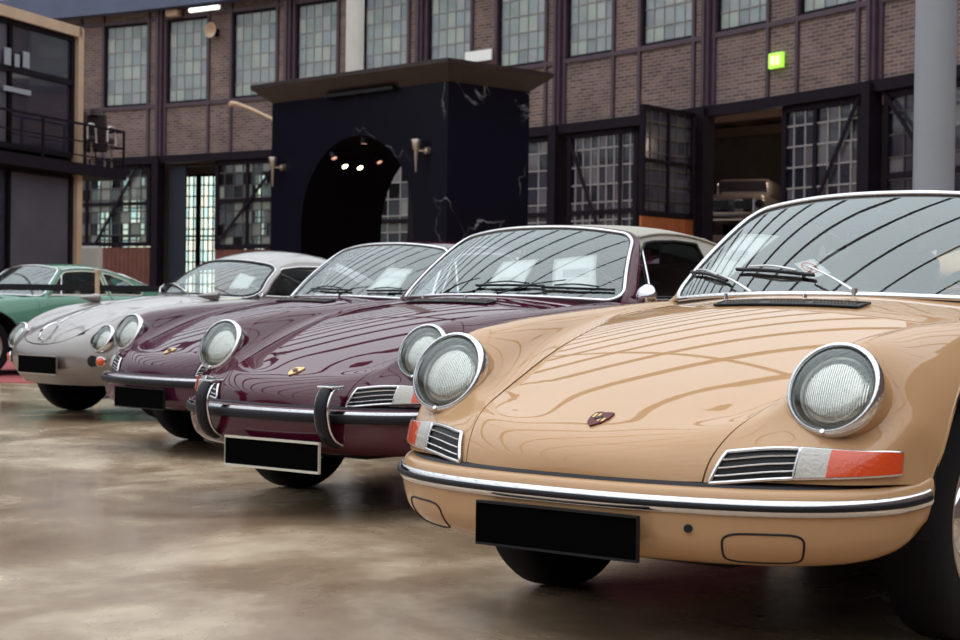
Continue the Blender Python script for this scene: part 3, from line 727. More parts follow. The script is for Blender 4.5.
for c,g in zip(RC6,GUT6):
    yg=float(side_y6(g[0],g[1]))
    RN6.append([(c[0]+(g[0]-c[0])*f**2,yg*f,c[1]+(g[1]-c[1])*zz) for f,zz in((0,0),(.3,.07),(.58,.25),(.82,.56),(.94,.80),(1.0,1.0))])
SR6=Surf(RN6,lam=.9)
SW6=[(-.80,.905),(-.86,.98),(-.96,1.06),(-1.08,1.118),(-1.25,1.138),(-1.42,1.140),(-1.58,1.122),(-1.72,1.075),(-1.84,1.0),(-1.90,.93),(-1.88,.90),(-1.4,.895)]
def build_356(car,pt):
    hood=panel('bonnet',S6,[(2.55,-1.2),(2.9,-1.75),(3.6,-2.05),(7.4,-2.1),(7.4,2.1),(3.6,2.05),(2.9,1.75),(2.55,1.2),(2.42,.6),(2.38,0),(2.42,-.6)],pt,car,step=(.15,.25))
    nose=panel('nose_panel',S6,[(0,-8),(2.0,-8),(2.0,8),(0,8)][:0] or [(0,-5.0),(3.2,-5.0),(3.2,-2.3),(2.9,-1.80),(2.52,-1.22),(2.36,-.6),(2.32,0),(2.36,.6),(2.52,1.22),(2.9,1.80),(3.2,2.3),(3.2,5.0),(0,5.0)],pt,car,step=(.14,.2),holes=[[(a,b*s) for a,b in HH6] for s in(1,-1)])
    pass
    for sg,nm in((1,'left'),(-1,'right')):
        k=lambda poly:[(a,b*sg) for a,b in poly]
        f=panel('front_fender',S6,k([(0,5.0),(3.2,5.0),(3.2,2.1),(3.6,2.10),(7.5,2.15),(7.5,3),(9,3.1),(9,8),(0,8)]),pt,car,holes=[k(AH6),k(HH6)],step=(.13,.15),
            drop=lambda c:(lambda X:((X[:,0])**2+(X[:,2]-WHZ)**2<.36**2)&(np.abs(c[:,1])>5))(S6(c[:,0],c[:,1])))
        d=panel('door',S6,k([(9.04,3.2),(11.2,3.2),(11.2,7.5),(9.04,7.5)]),pt,car,step=(.15,.2))
        q=panel('rear_fender',S6,k([(11.24,3.2),(12.2,2.2),(15,2.2),(15,8),(11.24,8)]),pt,car,holes=[k(AR6)],step=(.15,.16),
            drop=lambda c:(lambda X:((X[:,0]+2.1)**2+(X[:,2]-WHZ)**2<.36**2)&(np.abs(c[:,1])>5))(S6(c[:,0],c[:,1])))
        headlamp(car,(.52,.597*sg,.585),pt,R=.106,tilt=27)
        for x0,par in((0,f),(-2.1,q)):
            b=MB();V=[];F=[];n=24
            for i in range(n+1):
                a=PI*i/n
                for yy in(.79,.42): V.append((x0+.363*math.cos(a),yy*sg,WHZ+.363*math.sin(a)))
            for i in range(n): F.append((2*i,2*i+1,2*i+3,2*i+2))
            b.add(V,F);b.build('wheel_well',M['dark'],par,smooth=True)
            wheel(car,x0,.66*sg)
        # round indicator on a dark base
        vv=4.35;p=S6(1.5,vv*sg)[0];n_=S6.nrm(1.5,vv*sg)[0]
        Mx=axisM(p,n_);V,F=lathe([(-.02,.040),(.012,.038),(.016,.034),(.016,.0)],24,Mx);b1=mk('indicator_lamp',V,F,M['chrome'],car,sharp=50)
        V,F=lathe([(.014,.033),(.026,.028),(.034,.016),(.036,0)],24,Mx);mk('amber_lens',V,F,M['amber'],b1,sharp=80)
        p=S6(1.5,(vv-.62)*sg)[0];n_=S6.nrm(1.5,(vv-.62)*sg)[0];Mx=axisM(p,n_)
        V,F=lathe([(-.02,.042),(.006,.040),(.008,0)],24,Mx);mk('horn_opening',V,F,M['black'],car,sharp=50)
        SD=SI6 if sg>0 else SI6M
        g6=spl(np.c_[GUT6,np.zeros(len(GUT6))],50);top=[(x,float(np.interp(-x,-g6[:,0],g6[:,1]))+.004) for x in np.linspace(-1.06,-2.36,22)]
        sp=panel('window_surround',SD,[(-.77,.88),(-1.05,1.13)]+top+[(-2.36,.79),(-2.0,.84),(-1.5,.875)],pt,car,holes=[SW6],step=(.05,.04),nsign=sg)
        gl=panel('side_window',SD,SW6,M['sglass'],car,step=(.08,.08),off=-.004,skirt=0,nsign=sg)
        dd=np.array(dens(SW6,(.03,.03)));P=SD(dd[:,0],dd[:,1]);V,F=sweep(P,circ(.008,8),True,up=(0,1,0));mk('window_frame',V,F,M['chrome'],gl,sharp=60)
    panel('cowl',S6,[(7.45,-3.05),(9,-3.1),(9.4,-2),(9.4,2),(9,3.1),(7.45,3.05),(7.45,2.1),(7.45,-2.1)],pt,car,step=(.15,.2))
    panel('engine_lid',S6,[(12.2,-2.15),(14.9,-2.15),(14.9,2.15),(12.2,2.15)],pt,car,step=(.15,.25))
    rk=SR6.K-1;rw=[(4.3,-3.9),(6.6,-3.2),(6.6,3.2),(4.3,3.9)]
    panel('roof',SR6,[(0,-5),(rk,-5),(rk,5),(0,5)],pt,car,holes=[rw],step=(.14,.25))
    panel('rear_window',SR6,rw,M['sglass'],car,off=-.003,skirt=0,step=(.2,.4))
    W=Fn(W6,1);ol=round_rect(rs=.17,rt=.25);sgn=1 if W.nrm(0,.5)[0][2]>0 else -1
    wg=panel('windscreen',W,ol,M['glass'],car,step=(.07,.1),skirt=0,nsign=sgn)
    dd=np.array(dens(ol,(.04,.06)));P=W(dd[:,0],dd[:,1]);N=W.nrm(dd[:,0],dd[:,1])*sgn
    V,F=sweep(P+N*.003,circ(.014,10,.008),True,up=N);mk('rubber_seal',V,F,M['rubber'],wg,sharp=60)
    out=P-P.mean(0);tt=np.roll(P,-1,0)-np.roll(P,1,0);tt/=np.linalg.norm(tt,axis=1)[:,None];od=np.cross(tt,N);od*=np.sign((od*out).sum(1))[:,None]
    V,F=sweep(P+od*.014+N*.004,circ(.006,8),True,up=N);mk('chrome_trim',V,F,M['chrome'],wg,sharp=60)
    st=min(range(len(dd)),key=lambda i:(dd[i][0]-1)**2*4+(dd[i][1]-.02)**2);order=[(st+i)%len(dd) for i in range(len(dd))];path=[i for i in order if dd[i][1]>.06]
    Q=np.array([P[i]+od[i]*.032-N[i]*.012 for i in path]);NQ=np.array([N[i] for i in path])
    V,F=sweep(Q,circ(.027,12,.018),False,up=NQ);mk('windscreen_frame',V,F,pt,wg,sharp=70)
    # nose plate, bonnet handle, emblem
    p=S6(1.35,0)[0];b=MB();b.box((p[0]+.012,.05,.390),(.012,.54,.13));o=b.build('licence_plate',M['plateblack'],nose,bevel=.004)
    x=p[0]+.014;V,F=sweep([(x,-.22,.325),(x,.32,.325),(x,.32,.455),(x,-.22,.455)],[(a*.004,c*.006) for a,c in((-1,-1),(1,-1),(1,1),(-1,1))],True,up=(1,0,0));mk('plate_frame',V,F,M['satin'],o,smooth=False)
    uv=[(2.5+i*.08,0) for i in range(14)];u_=np.array(uv)[:,0];P=S6(u_,np.zeros(14));N=S6.nrm(u_,np.zeros(14))
    hgt=.012+.030*np.sin(np.linspace(0,PI,14))**.7;Pp=P+N*hgt[:,None];tube('bonnet_handle',Pp,.013,M['chrome'],hood,n=10,r2=.007,up=N)
    b=MB();b.cyl(P[1]-N[1]*.0,P[1]+N[1]*.022,.016,.012);b.build('handle_foot',M['chrome'],hood,smooth=True)
    b=MB();q_=P[5]+N[5]*.049;b.box(q_,(.03,.026,.004),Matrix.Rotation(math.radians(35),3,'Y'));b.build('handle_crest',M['bronze'],hood)
    u_=np.linspace(3.7,7.3,30);P=S6(u_,0*u_);N=S6.nrm(u_,0*u_);tube('bonnet_moulding',P+N*.003,.0045,M['chrome'],hood,n=6)
    tube('wiper_arm_parked',[(0,0,0),(0,0,.001)],.001,M['chrome'],hood) if 0 else None
    for (x,y) in((-.10,-.61),(-.36,.61)):
        i_=inv(S6,[0,1],[(x,y)],(-6,6),(3,10))[0];p=S6(*i_)[0]
        b=MB();Mx=axisM(p+np.array([-.07,0,.034]),(1,0,0.02));V,F=lathe([(-.002,.0),(-.004,.028),(0,.034),(.03,.035),(.09,.024),(.15,.010),(.18,.0)],28,Mx)
        o=mk('fender_mirror',V,F,pt,car,sharp=60);V,F=lathe([(-.006,0),(-.006,.030)],24,Mx);mk('mirror_glass',V,F,M['chrome'],o)
        b=MB();b.cyl(p+np.array([-.02,0,-.005]),p+np.array([-.03,0,.035]),.013,.010);b.build('mirror_stem',pt,o,smooth=True)
    b=MB();b.box((-1.4,0,.22),(2.2,1.3,.03));b.box((-.5,0,.50),(.04,1.3,.60));b.box((-2.4,0,.45),(.04,1.1,.5));b.box((.1,0,.33),(.9,.6,.15));b.build('floor_pan',M['dark'],car)
    b=MB();b.box((-.70,0,.84),(.3,1.16,.10));b.build('dashboard',M['cream'],car,bevel=.03)
    for yy in(.34,-.34): seat(car,(-1.30,yy,.45),M['seat'],hr=False)
    V,F=sweep([(-.95+.03*math.sin(a),.34+.19*math.cos(a),.80+.19*math.sin(a)) for a in np.linspace(0,2*PI,28,endpoint=False)],circ(.010,8),True);mk('steering_wheel',V,F,M['cream'],car,sharp=60)
    wp6=lambda s,t,o:tuple(ws_pt(s,t,o,W6))
    for a in(((-.50,.13,.915),wp6(-.25,.20,.015),[wp6(-.60,.24,.012),wp6(-.25,.20,.012),wp6(.05,.10,.012)]),((-.53,-.30,.91),wp6(-.66,.2,.015),[wp6(-.95,.2,.012),wp6(-.6,.2,.012),wp6(-.45,.08,.012)])): wiper(car,*a,M['satin'])
    return car
_ang=np.linspace(0,2*PI,60,endpoint=False)
AH6=inv(S6,[0,2],[(.36*math.cos(a),WHZ+.36*math.sin(a)) for a in _ang if math.sin(a)>-.35],(5.2,8.4),(0,8))
AR6=inv(S6,[0,2],[(-2.1+.36*math.cos(a),WHZ+.36*math.sin(a)) for a in _ang if math.sin(a)>-.35],(5.2,8.4),(10,15))
_t=math.radians(27);_R=np.array([[math.cos(_t),0,math.sin(_t)],[0,1,0],[-math.sin(_t),0,math.cos(_t)]])
_P6=Fn(lambda u,v:(S6(u,v)-np.array([.515,.597,.585]))@_R.T)
HH6=inv(_P6,[1,2],[(.094*math.cos(a),.094*math.sin(a)) for a in _ang[::2]],(2.3,6.2),(1,4.5))
# ------------------------------------------------------------------ the five cars
def wp(s,t,o=.012): return tuple(ws_pt(s,t,o))
W_A=[((-.530,-.222,.895),wp(-.60,.125,.016),[wp(-1.0,.26),wp(-.78,.20),wp(-.56,.115)]),((-.505,.134,.903),wp(-.07,.16,.02),[wp(-.56,.215),wp(-.3,.18),wp(-.04,.135)])]
W_B=[((-.530,-.215,.895),wp(.004,.157,.016),[wp(-.02,.10),wp(.25,.11),wp(.52,.117)]),((-.51,.144,.903),wp(.66,.16,.02),[wp(.50,.10),wp(.74,.11),wp(.95,.125)])]
W_C=[((-.530,-.222,.895),wp(-.05,.09,.016),[wp(-.31,.10),wp(0,.085),wp(.29,.075)]),((-.505,.134,.903),wp(.475,.10,.02),[wp(.45,.08),wp(.65,.10),wp(.84,.12)])]
SPEC={
'tan':dict(paint='tan',wiper='satin',wipers=W_A,fog_covers=True,frame_r=.014,chrome_r=.011,wx=-.08,plate=dict(w=.475,h=.104,z=.316,mat='plateblack',frame='black',x=.858,fw=.003,y=.01),door_mirror=False,crest=('bronze','gold')),
'targa':dict(paint='maroon',roof='fabric',pillar='fabric',softtop=True,wiper='black',wipers=W_B,rubber_strip=True,frame_r=.026,wframe='black',overriders=(-.33,.35),plate=dict(w=.53,h=.115,z=.252,mat='plateblack',frame='plateframe',x=.875,fw=.005,y=.085)),
'plum':dict(paint='plum',wiper='black',wipers=W_C,rubber_strip=True,frame_r=.018,plate=dict(w=.47,h=.112,z=.315,mat='plateblack',frame='black',x=.858,fw=.003),door_mirror=False),
'green':dict(paint='green',wframe='cream',door_mirror=False,wiper='satin',wipers=W_A,chromerail=True,frame_r=.024,plate=dict(w=.49,h=.112,z=.316,mat='plateblack',frame='black',x=.858),seat='seat'),
}
def car(name,label,kind,x,y,yaw,z=0):
    t=thing(name,label,'car',(x,y,z),yaw,'classic cars parked in a row')
    return build_911(SPEC[kind],t)
carA=car('classic_coupe','glossy tan classic coupe with blacked-out plate, nearest car in the row','tan',.708,4.802,-2.2317)
carB=car('soft_top_car','deep maroon classic car with beige soft top and black bumper overriders','targa',-.347,7.549,-2.2432)
carC=car('classic_coupe','plum purple classic coupe without overriders, between the maroon car and the silver one','plum',-1.304,10.157,-2.335)
carD=thing('rounded_coupe','rounded silver grey older coupe with no bumpers and bullet fender mirrors','car',(-2.69,12.80,0),-2.374,'classic cars parked in a row')
build_356(carD,M['silver'])
carE=car('classic_coupe','mint green classic coupe with pale window pillars behind the black barrier belt','green',-5.93,19.1,-2.276,.011)
for c in(carA,carB,carC,carE): 
    if 'group' in c: pass
# ------------------------------------------------------------------ papers behind the windscreens
bpy.context.view_layer.update()
def sheet(name,label,car_,corners,W=windscreen,off=-.014,group=None,cat='paper',lines=0,round_mark=False,logo=False):
    Mw=Matrix.Translation(car_.location)@Matrix.Rotation(car_.rotation_euler[2],4,'Z')
    tl,tr,br,bl=[Mw@ws_pt(s,t,off,W) for s,t in corners]
    f=lambda a,b:(tl.lerp(tr,a)).lerp(bl.lerp(br,a),b)
    n=8;V=[];F=[]
    nr=(tr-tl).cross(bl-tl).normalized()
    # follow the glass
    def S(a,b):
        (s1,t1),(s2,t2),(s3,t3),(s4,t4)=corners
        s=(s1*(1-a)+s2*a)*(1-b)+(s4*(1-a)+s3*a)*b;t=(t1*(1-a)+t2*a)*(1-b)+(t4*(1-a)+t3*a)*b
        return Mw@ws_pt(s,t,off,W)
    for i in range(n+1):
        for j in range(n+1): V.append(S(i/n,j/n))
    for i in range(n):
        for j in range(n): F.append((i*(n+1)+j,(i+1)*(n+1)+j,(i+1)*(n+1)+j+1,i*(n+1)+j+1))
    o=mk(name,V,F,M['paper'],None);m=o.modifiers.new('thickness','SOLIDIFY');m.thickness=.0006
    tag(o,label,cat,group)
    def strip(nm,a0,a1,b0,b1,mat):
        d=.0025;Vq=[]
        def Q(a,b):
            p=S(a,b);lp=Mw.inverted()@p;n0=Vector((.75,0,.66)).normalized();return Mw@(lp+n0*d)
        for a,b in((a0,b0),(a1,b0),(a1,b1),(a0,b1)): Vq.append(Q(a,b))
        return mk(nm,Vq,[(0,1,2,3)],mat,o,smooth=False)
    if lines:
        b=MB()
        rnd=random.Random(lines)
        for k in range(lines):
            y=.42+.045*k if not logo else .62+.05*k
            x=.25
            while x<.78:
                w=rnd.uniform(.03,.08)
                d=.0025
                q=[Mw@((Mw.inverted()@S(a,c))+Vector((.75,0,.66)).normalized()*d) for a,c in((x,y),(x+w,y),(x+w,y+.018),(x,y+.018))]
                b.add(q,[(0,1,2,3)]);x+=w+.02
        b.build('printed_text',M['ink'],o)
    if round_mark:
        b=MB();n=28;V=[];F=[]
        dv=Vector((.75,0,.66)).normalized()*.0025
        def Q(a,c): return Mw@((Mw.inverted()@S(a,c))+dv)
        for i in range(n):
            t=2*PI*i/n
            for r in(.36,.28): V.append(Q(.42+r*math.cos(t)*.9,.45+r*math.sin(t)))
        for i in range(n): j=(i+1)%n;F.append((2*i,2*i+1,2*j+1,2*j))
        k=len(V);V+=[Q(.22,.22),Q(.26,.18),Q(.66,.68),Q(.62,.72)];F.append((k,k+1,k+2,k+3))
        k=len(V);V+=[Q(.25,.43),Q(.58,.43),Q(.58,.49),Q(.25,.49)];F.append((k,k+1,k+2,k+3))
        mk('no_smoking_mark',V,F,M['red'],o,smooth=False)
    return o
sheet('paper_notice','white sheet of paper behind the left part of the tan car windscreen',carA,[(-.923,.727),(-.533,.609),(-.644,.174),(-.916,.264)],lines=5,group='sheets behind windscreens')
sheet('no_smoking_card','small white card with a red no smoking sign behind the tan car windscreen',carA,[(-.246,.300),(-.150,.345),(.010,.21),(-.075,.165)],cat='card',round_mark=True)
sheet('paper_notice','left one of two white sheets behind the maroon car windscreen, leaning',carB,[(-.018,.484),(.298,.524),(.335,.128),(.04,.106)],lines=3,logo=True,group='sheets behind windscreens')
sheet('paper_notice','right one of two white sheets behind the maroon car windscreen, upright',carB,[(.438,.529),(.754,.648),(.842,.168),(.556,.157)],lines=6,group='sheets behind windscreens')
sheet('paper_notice','white sheet behind the windscreen of the plum purple coupe',carC,[(.43,.546),(.717,.552),(.71,.191),(.408,.128)],lines=2,group='sheets behind windscreens')
sheet('paper_notice','white sheet behind the windscreen of the silver grey rounded coupe',carD,[(.60,.66),(.86,.58),(.86,.24),(.66,.2)],W=W6,lines=2,group='sheets behind windscreens')
# ------------------------------------------------------------------ the round brick hall
CX,CY,RW=-33.99,10.4545,46.088
def on(a,r=RW,z=0):
    t=math.radians(a);return Vector((CX+r*math.cos(t),CY+r*math.sin(t),z))
def brickmat():
    m,nt,b=nodes('purple_brown_brick')
    uv=nn(nt,'ShaderNodeUVMap');br=nn(nt,'ShaderNodeTexBrick',Scale=1.0);br.inputs['Brick Width'].default_value=.25;br.inputs['Row Height'].default_value=.075
    br.inputs['Mortar Size'].default_value=.010;br.inputs['Mortar Smooth'].default_value=.3;br.inputs['Bias'].default_value=0
    br.inputs['Color1'].default_value=(.205,.128,.108,1);br.inputs['Color2'].default_value=(.095,.060,.058,1);br.inputs['Mortar'].default_value=(.28,.225,.21,1)
    nt.links.new(uv.outputs[0],br.inputs['Vector'])
    nz=nn(nt,'ShaderNodeTexNoise',Scale=.8,Detail=5.0);nt.links.new(uv.outputs[0],nz.inputs['Vector'])
    mx=nn(nt,'ShaderNodeMix',data_type='RGBA',blend_type='MULTIPLY');mx.inputs[0].default_value=.6
    cr=nn(nt,'ShaderNodeValToRGB');cr.color_ramp.elements[0].color=(.55,.5,.52,1);cr.color_ramp.elements[1].color=(1.25,1.2,1.15,1);cr.color_ramp.elements[0].position=.3;cr.color_ramp.elements[1].position=.7
    nt.links.new(nz.outputs['Fac'],cr.inputs['Fac']);nt.links.new(br.outputs['Color'],mx.inputs[6]);nt.links.new(cr.outputs['Color'],mx.inputs[7]);nt.links.new(mx.outputs[2],b.inputs['Base Color'])
    bp=nn(nt,'ShaderNodeBump',Strength=.5,Distance=.01);nt.links.new(br.outputs['Fac'],bp.inputs['Height']);bp.invert=True;nt.links.new(bp.outputs['Normal'],b.inputs['Normal'])
    b.inputs['Roughness'].default_value=.85
    return m
def panemat(name,cA,cB,cC,rough,pw,ph,coat=.5,em=0,metal=0,trans=0):
    """window panes: every pane has its own tone (UV in metres)"""
    m,nt,b=nodes(name);uv=nn(nt,'ShaderNodeUVMap');sx=nn(nt,'ShaderNodeVectorMath',operation='DIVIDE');sx.inputs[1].default_value=(pw,ph,1);nt.links.new(uv.outputs[0],sx.inputs[0])
    fl=nn(nt,'ShaderNodeVectorMath',operation='FLOOR');nt.links.new(sx.outputs[0],fl.inputs[0]);wn=nn(nt,'ShaderNodeTexWhiteNoise',noise_dimensions='2D');nt.links.new(fl.outputs[0],wn.inputs['Vector'])
    cr=nn(nt,'ShaderNodeValToRGB');e=cr.color_ramp.elements;e[0].color=(*cA,1);e[1].color=(*cC,1);e[1].position=.95;k=e.new(.5);k.color=(*cB,1);nt.links.new(wn.outputs['Value'],cr.inputs['Fac'])
    nz=nn(nt,'ShaderNodeTexNoise',Scale=1.7,Detail=3.0);nt.links.new(uv.outputs[0],nz.inputs['Vector'])
    mx=nn(nt,'ShaderNodeMix',data_type='RGBA',blend_type='MULTIPLY');mx.inputs[0].default_value=.5;nt.links.new(cr.outputs['Color'],mx.inputs[6]);nt.links.new(nz.outputs['Color'],mx.inputs[7])
    mx2=nn(nt,'ShaderNodeMix',data_type='RGBA',blend_type='MIX');mx2.inputs[0].default_value=.35;nt.links.new(mx.outputs[2],mx2.inputs[6]);nt.links.new(cr.outputs['Color'],mx2.inputs[7])
    nt.links.new(mx2.outputs[2],b.inputs['Base Color']);b.inputs['Roughness'].default_value=rough;b.inputs['Coat Weight'].default_value=coat;b.inputs['Metallic'].default_value=metal
    if trans:
        tr=nn(nt,'ShaderNodeBsdfTransparent');tr.inputs['Color'].default_value=(.8,.84,.84,1);ms=nn(nt,'ShaderNodeMixShader');mr=nn(nt,'ShaderNodeMapRange');mr.inputs[1].default_value=.15;mr.inputs[2].default_value=.9;mr.inputs[3].default_value=trans;mr.inputs[4].default_value=0.05
        nt.links.new(wn.outputs['Value'],mr.inputs[0]);nt.links.new(mr.outputs[0],ms.inputs[0]);nt.links.new(b.outputs[0],ms.inputs[1]);nt.links.new(tr.outputs[0],ms.inputs[2]);nt.links.new(ms.outputs[0],nt.nodes['Material Output'].inputs[0])
    if em: nt.links.new(cr.outputs['Color'],b.inputs['Emission Color']);b.inputs['Emission Strength'].default_value=em
    return m
M['brick']=brickmat()
M['fascia']=pm('beige_fascia_boards',(.50,.34,.23),.6,var=.08,scale=3)
M['steel']=pm('purple_black_painted_steel',(.010,.006,.011),.7,var=.2,scale=5,spec=.12)
M['colsteel']=pm('aubergine_painted_column',(.065,.036,.052),.55,var=.15,scale=6)
M['muntin']=pm('grey_window_bars',(.30,.27,.27),.5)
M['darkbar']=pm('dark_window_bars',(.05,.04,.045),.5)
M['eave']=pm('blue_grey_eave_beam',(.085,.10,.17),.5,var=.1,scale=2)
M['milky']=panemat('milky_old_window_panes',(.22,.26,.28),(.31,.35,.36),(.42,.45,.42),.3,.31,.40)
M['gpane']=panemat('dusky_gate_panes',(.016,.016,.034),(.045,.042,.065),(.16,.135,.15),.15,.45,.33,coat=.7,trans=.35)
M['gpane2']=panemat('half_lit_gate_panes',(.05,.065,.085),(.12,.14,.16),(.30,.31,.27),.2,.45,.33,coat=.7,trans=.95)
M['leafpane']=panemat('bluish_leaf_panes',(.05,.05,.085),(.09,.085,.115),(.15,.135,.16),.12,.45,.33,coat=.8)
M['daypane']=panemat('daylit_window_panes',(.55,.85,.80),(.90,1.0,.85),(1.0,1.0,.80),.4,.33,.40,em=1.4)
M['wood']=pm('red_brown_gate_boards',(.13,.035,.022),.6,var=.25,scale=4)
M['orange']=pm('orange_primed_gate_board',(.42,.11,.035),.55,var=.15,scale=4)
def arcpanel(name,a0,a1,z0,z1,holes,mat,r=RW,th=.35,parent=None,step=(1.0,2.0)):
    P,T=cdt_panel([(a0,z0),(a1,z0),(a1,z1),(a0,z1)],holes,step)
    V=[];UV=[];n=len(P)
    for k in(0,1):
        for a,z in P: V.append(on(a,r+k*th,z));UV.append((math.radians(a)*r,z))
    F=[tuple(t)[::-1] for t in T]+[(t[0]+n,t[1]+n,t[2]+n) for t in T]
    from collections import defaultdict
    cnt=defaultdict(int);de={}
    for t in T:
        for a,b in((t[0],t[1]),(t[1],t[2]),(t[2],t[0])):
            key=(min(a,b),max(a,b));cnt[key]+=1;de[key]=(a,b)
    for key,c in cnt.items():
        if c==1: a,b=de[key];F.append((a,b,b+n,a+n))
    return mk(name,V,F,mat,parent,smooth=False,UV=UV)
def glazed(name,p0,p1,z0,z1,cols,rows,panem,barm,framem,parent=None,bar=.025,frame=.09,heavy=(),heavyc=(),brace=None,kind=None,inset=0,framed=True,depth=.06):
    """glazed leaf from p0 to p1 (ground points): frame + muntin grid + panes"""
    p0=Vector(p0);p1=Vector(p1);d=(p1-p0);L=d.length;d/=L;nrm=Vector((d.y,-d.x,0))
    pt=lambda a,z,o=0:p0+d*a+Vector((0,0,z))+nrm*o
    f=MB()
    if framed:
        for a in(frame/2,L-frame/2): f.bar(pt(a,z0),pt(a,z1),frame,depth*1.6,up=nrm)
        for z in(z0+frame/2,z1-frame/2): f.bar(pt(0,z),pt(L,z),depth*1.6,frame)
    for z in heavy: f.bar(pt(0,z),pt(L,z),depth*1.3,frame*.8)
    for a in heavyc: f.bar(pt(a*L,z0),pt(a*L,z1),frame*.8,depth*1.3,up=nrm)
    root=f.build(name,framem,parent)
    m=MB()
    for i in range(1,cols): m.bar(pt(L*i/cols,z0+.02),pt(L*i/cols,z1-.02),bar,bar,up=nrm)
    for j in range(1,rows): z=z0+(z1-z0)*j/rows;m.bar(pt(.02,z),pt(L-.02,z),bar,bar)
    m.build('muntin_bars',barm,root)
    V=[pt(0.01,z0+.01,-.01),pt(L-.01,z0+.01,-.01),pt(L-.01,z1-.01,-.01),pt(.01,z1-.01,-.01)];V+=[v-nrm*.006 for v in V]
    UV=[(0,0),(L,0),(L,z1-z0),(0,z1-z0)]*2
    # pane tone cells follow the grid
    UV=[(u/L*cols*.45 if panem in (M['gpane'],M['gpane2']) else u/L*cols*(.31 if panem is M['milky'] else .33),v/(z1-z0)*rows*(.33 if panem in (M['gpane'],M['gpane2']) else .40)) for u,v in UV]
    mk('glass_panes',V,[(0,1,2,3),(7,6,5,4),(0,4,5,1),(1,5,6,2),(2,6,7,3),(3,7,4,0)],panem,root,smooth=False,UV=UV)
    if brace:
        b=MB()
        for (a0,b0,a1,b1) in brace: b.bar(pt(a0*L,z0+(z1-z0)*b0,.07),pt(a1*L,z0+(z1-z0)*b1,.07),.02,.09)
        b.build('diagonal_brace',framem,root)
    return root
PER=6.178;A0=26.75
cols=[A0+PER*k for k in range(-4,9)]
AMIN,AMAX=cols[0],cols[-1]
# upper wall with window openings
holes=[];wins=[]
for a in cols[:-1]:
    for w0,w1 in((.64,2.72),(3.93,5.88)): wins.append((a+w0,a+w1));holes.append([(a+w0,6.56),(a+w1,6.56),(a+w1,8.97),(a+w0,8.97)])
struct(arcpanel('wall_front',AMIN,AMAX,5.0,9.6,holes,M['brick']))
struct(arcpanel('wall_back',AMAX,AMIN+360,0,9.6,[],M['brick'],step=(2.,3.)))
for i,(a,b) in enumerate(wins):
    w=glazed('window_%d'%(i+1),on(b,RW+.05),on(a,RW+.05),6.56,8.97,5,6,M['milky'],M['muntin'],M['steel'],frame=.06,bar=.022)
    struct(w)
# steelwork on the wall : beams and studs
def arcbeam(name,z0,z1,r0,r1,mat,a0=AMIN,a1=AMAX,n=110):
    V=[];F=[]
    for i in range(n+1):
        a=a0+(a1-a0)*i/n
        for r,z in((r0,z0),(r1,z0),(r1,z1),(r0,z1)): V.append(on(a,r,z))
    for i in range(n):
        for k in range(4): l=(k+1)%4;F.append((i*4+k,i*4+l,(i+1)*4+l,(i+1)*4+k))
    F+=[(0,1,2,3),(n*4+3,n*4+2,n*4+1,n*4)]
    return struct(mk(name,V,F,mat,smooth=False))
arcbeam('trim_1',4.84,5.06,RW-.14,RW+.1,M['steel'])
arcbeam('trim_2',6.46,6.56,RW-.05,RW+.02,M['colsteel'])
arcbeam('trim_3',8.97,9.06,RW-.04,RW+.02,M['colsteel'])
arcbeam('trim_4',9.25,9.95,RW-.45,RW+.3,M['eave'])
k=5
for a in cols:
    b=MB();p=on(a,RW-.08);b.bar(p,p+Vector((0,0,5)),.24,.30,up=on(a,1)-on(a,0));b.build('trim_%d'%k,M['steel']);struct(bpy.data.objects['trim_%d'%k]);k+=1
    b=MB();p=on(a,RW-.06);b.bar(p+Vector((0,0,5.06)),p+Vector((0,0,9.25)),.24,.14,up=on(a,1)-on(a,0));b.bar(p+Vector((0,0,5.06)),p+Vector((0,0,9.25)),.06,.24,up=on(a,1)-on(a,0));o=b.build('trim_%d'%k,M['colsteel']);struct(o);k+=1
for a,b_ in wins:
    m=MB()
    for q in(a-.06,b_+.06):
        p=on(q,RW-.02);m.bar(p+Vector((0,0,5.06)),p+Vector((0,0,9.25)),.09,.07,up=on(q,1)-on(q,0))
    struct(m.build('trim_%d'%k,M['colsteel']));k+=1
# ground floor gates
dn=[0]
def gate(a1,a0,z0,z1,cols_,rows,pm_,bm_,board=None,brace=None,heavy=(),heavyc=(),r=RW+.02,boardz=None):
    dn[0]+=1
    g=glazed('door_%d'%dn[0],on(a1,r),on(a0,r),z0,z1,cols_,rows,pm_,bm_,M['steel'],brace=brace,heavy=heavy,heavyc=heavyc,bar=.03,frame=.13)
    struct(g)
    if board:
        b=MB();p,q=on(a1,r),on(a0,r);d=(q-p);L=d.length;d/=L;up=Vector((0,0,1))
        n=max(3,int(L/.16))
        for i in range(n):
            c0=p+d*(L*i/n+.006);c1=p+d*(L*(i+1)/n-.006);b.bar(c0+up*z0/2,c1+up*z0/2,.04,z0-.04)
        b.build('board_panel',board,g)
    return g
def col(k_): return A0+PER*k_
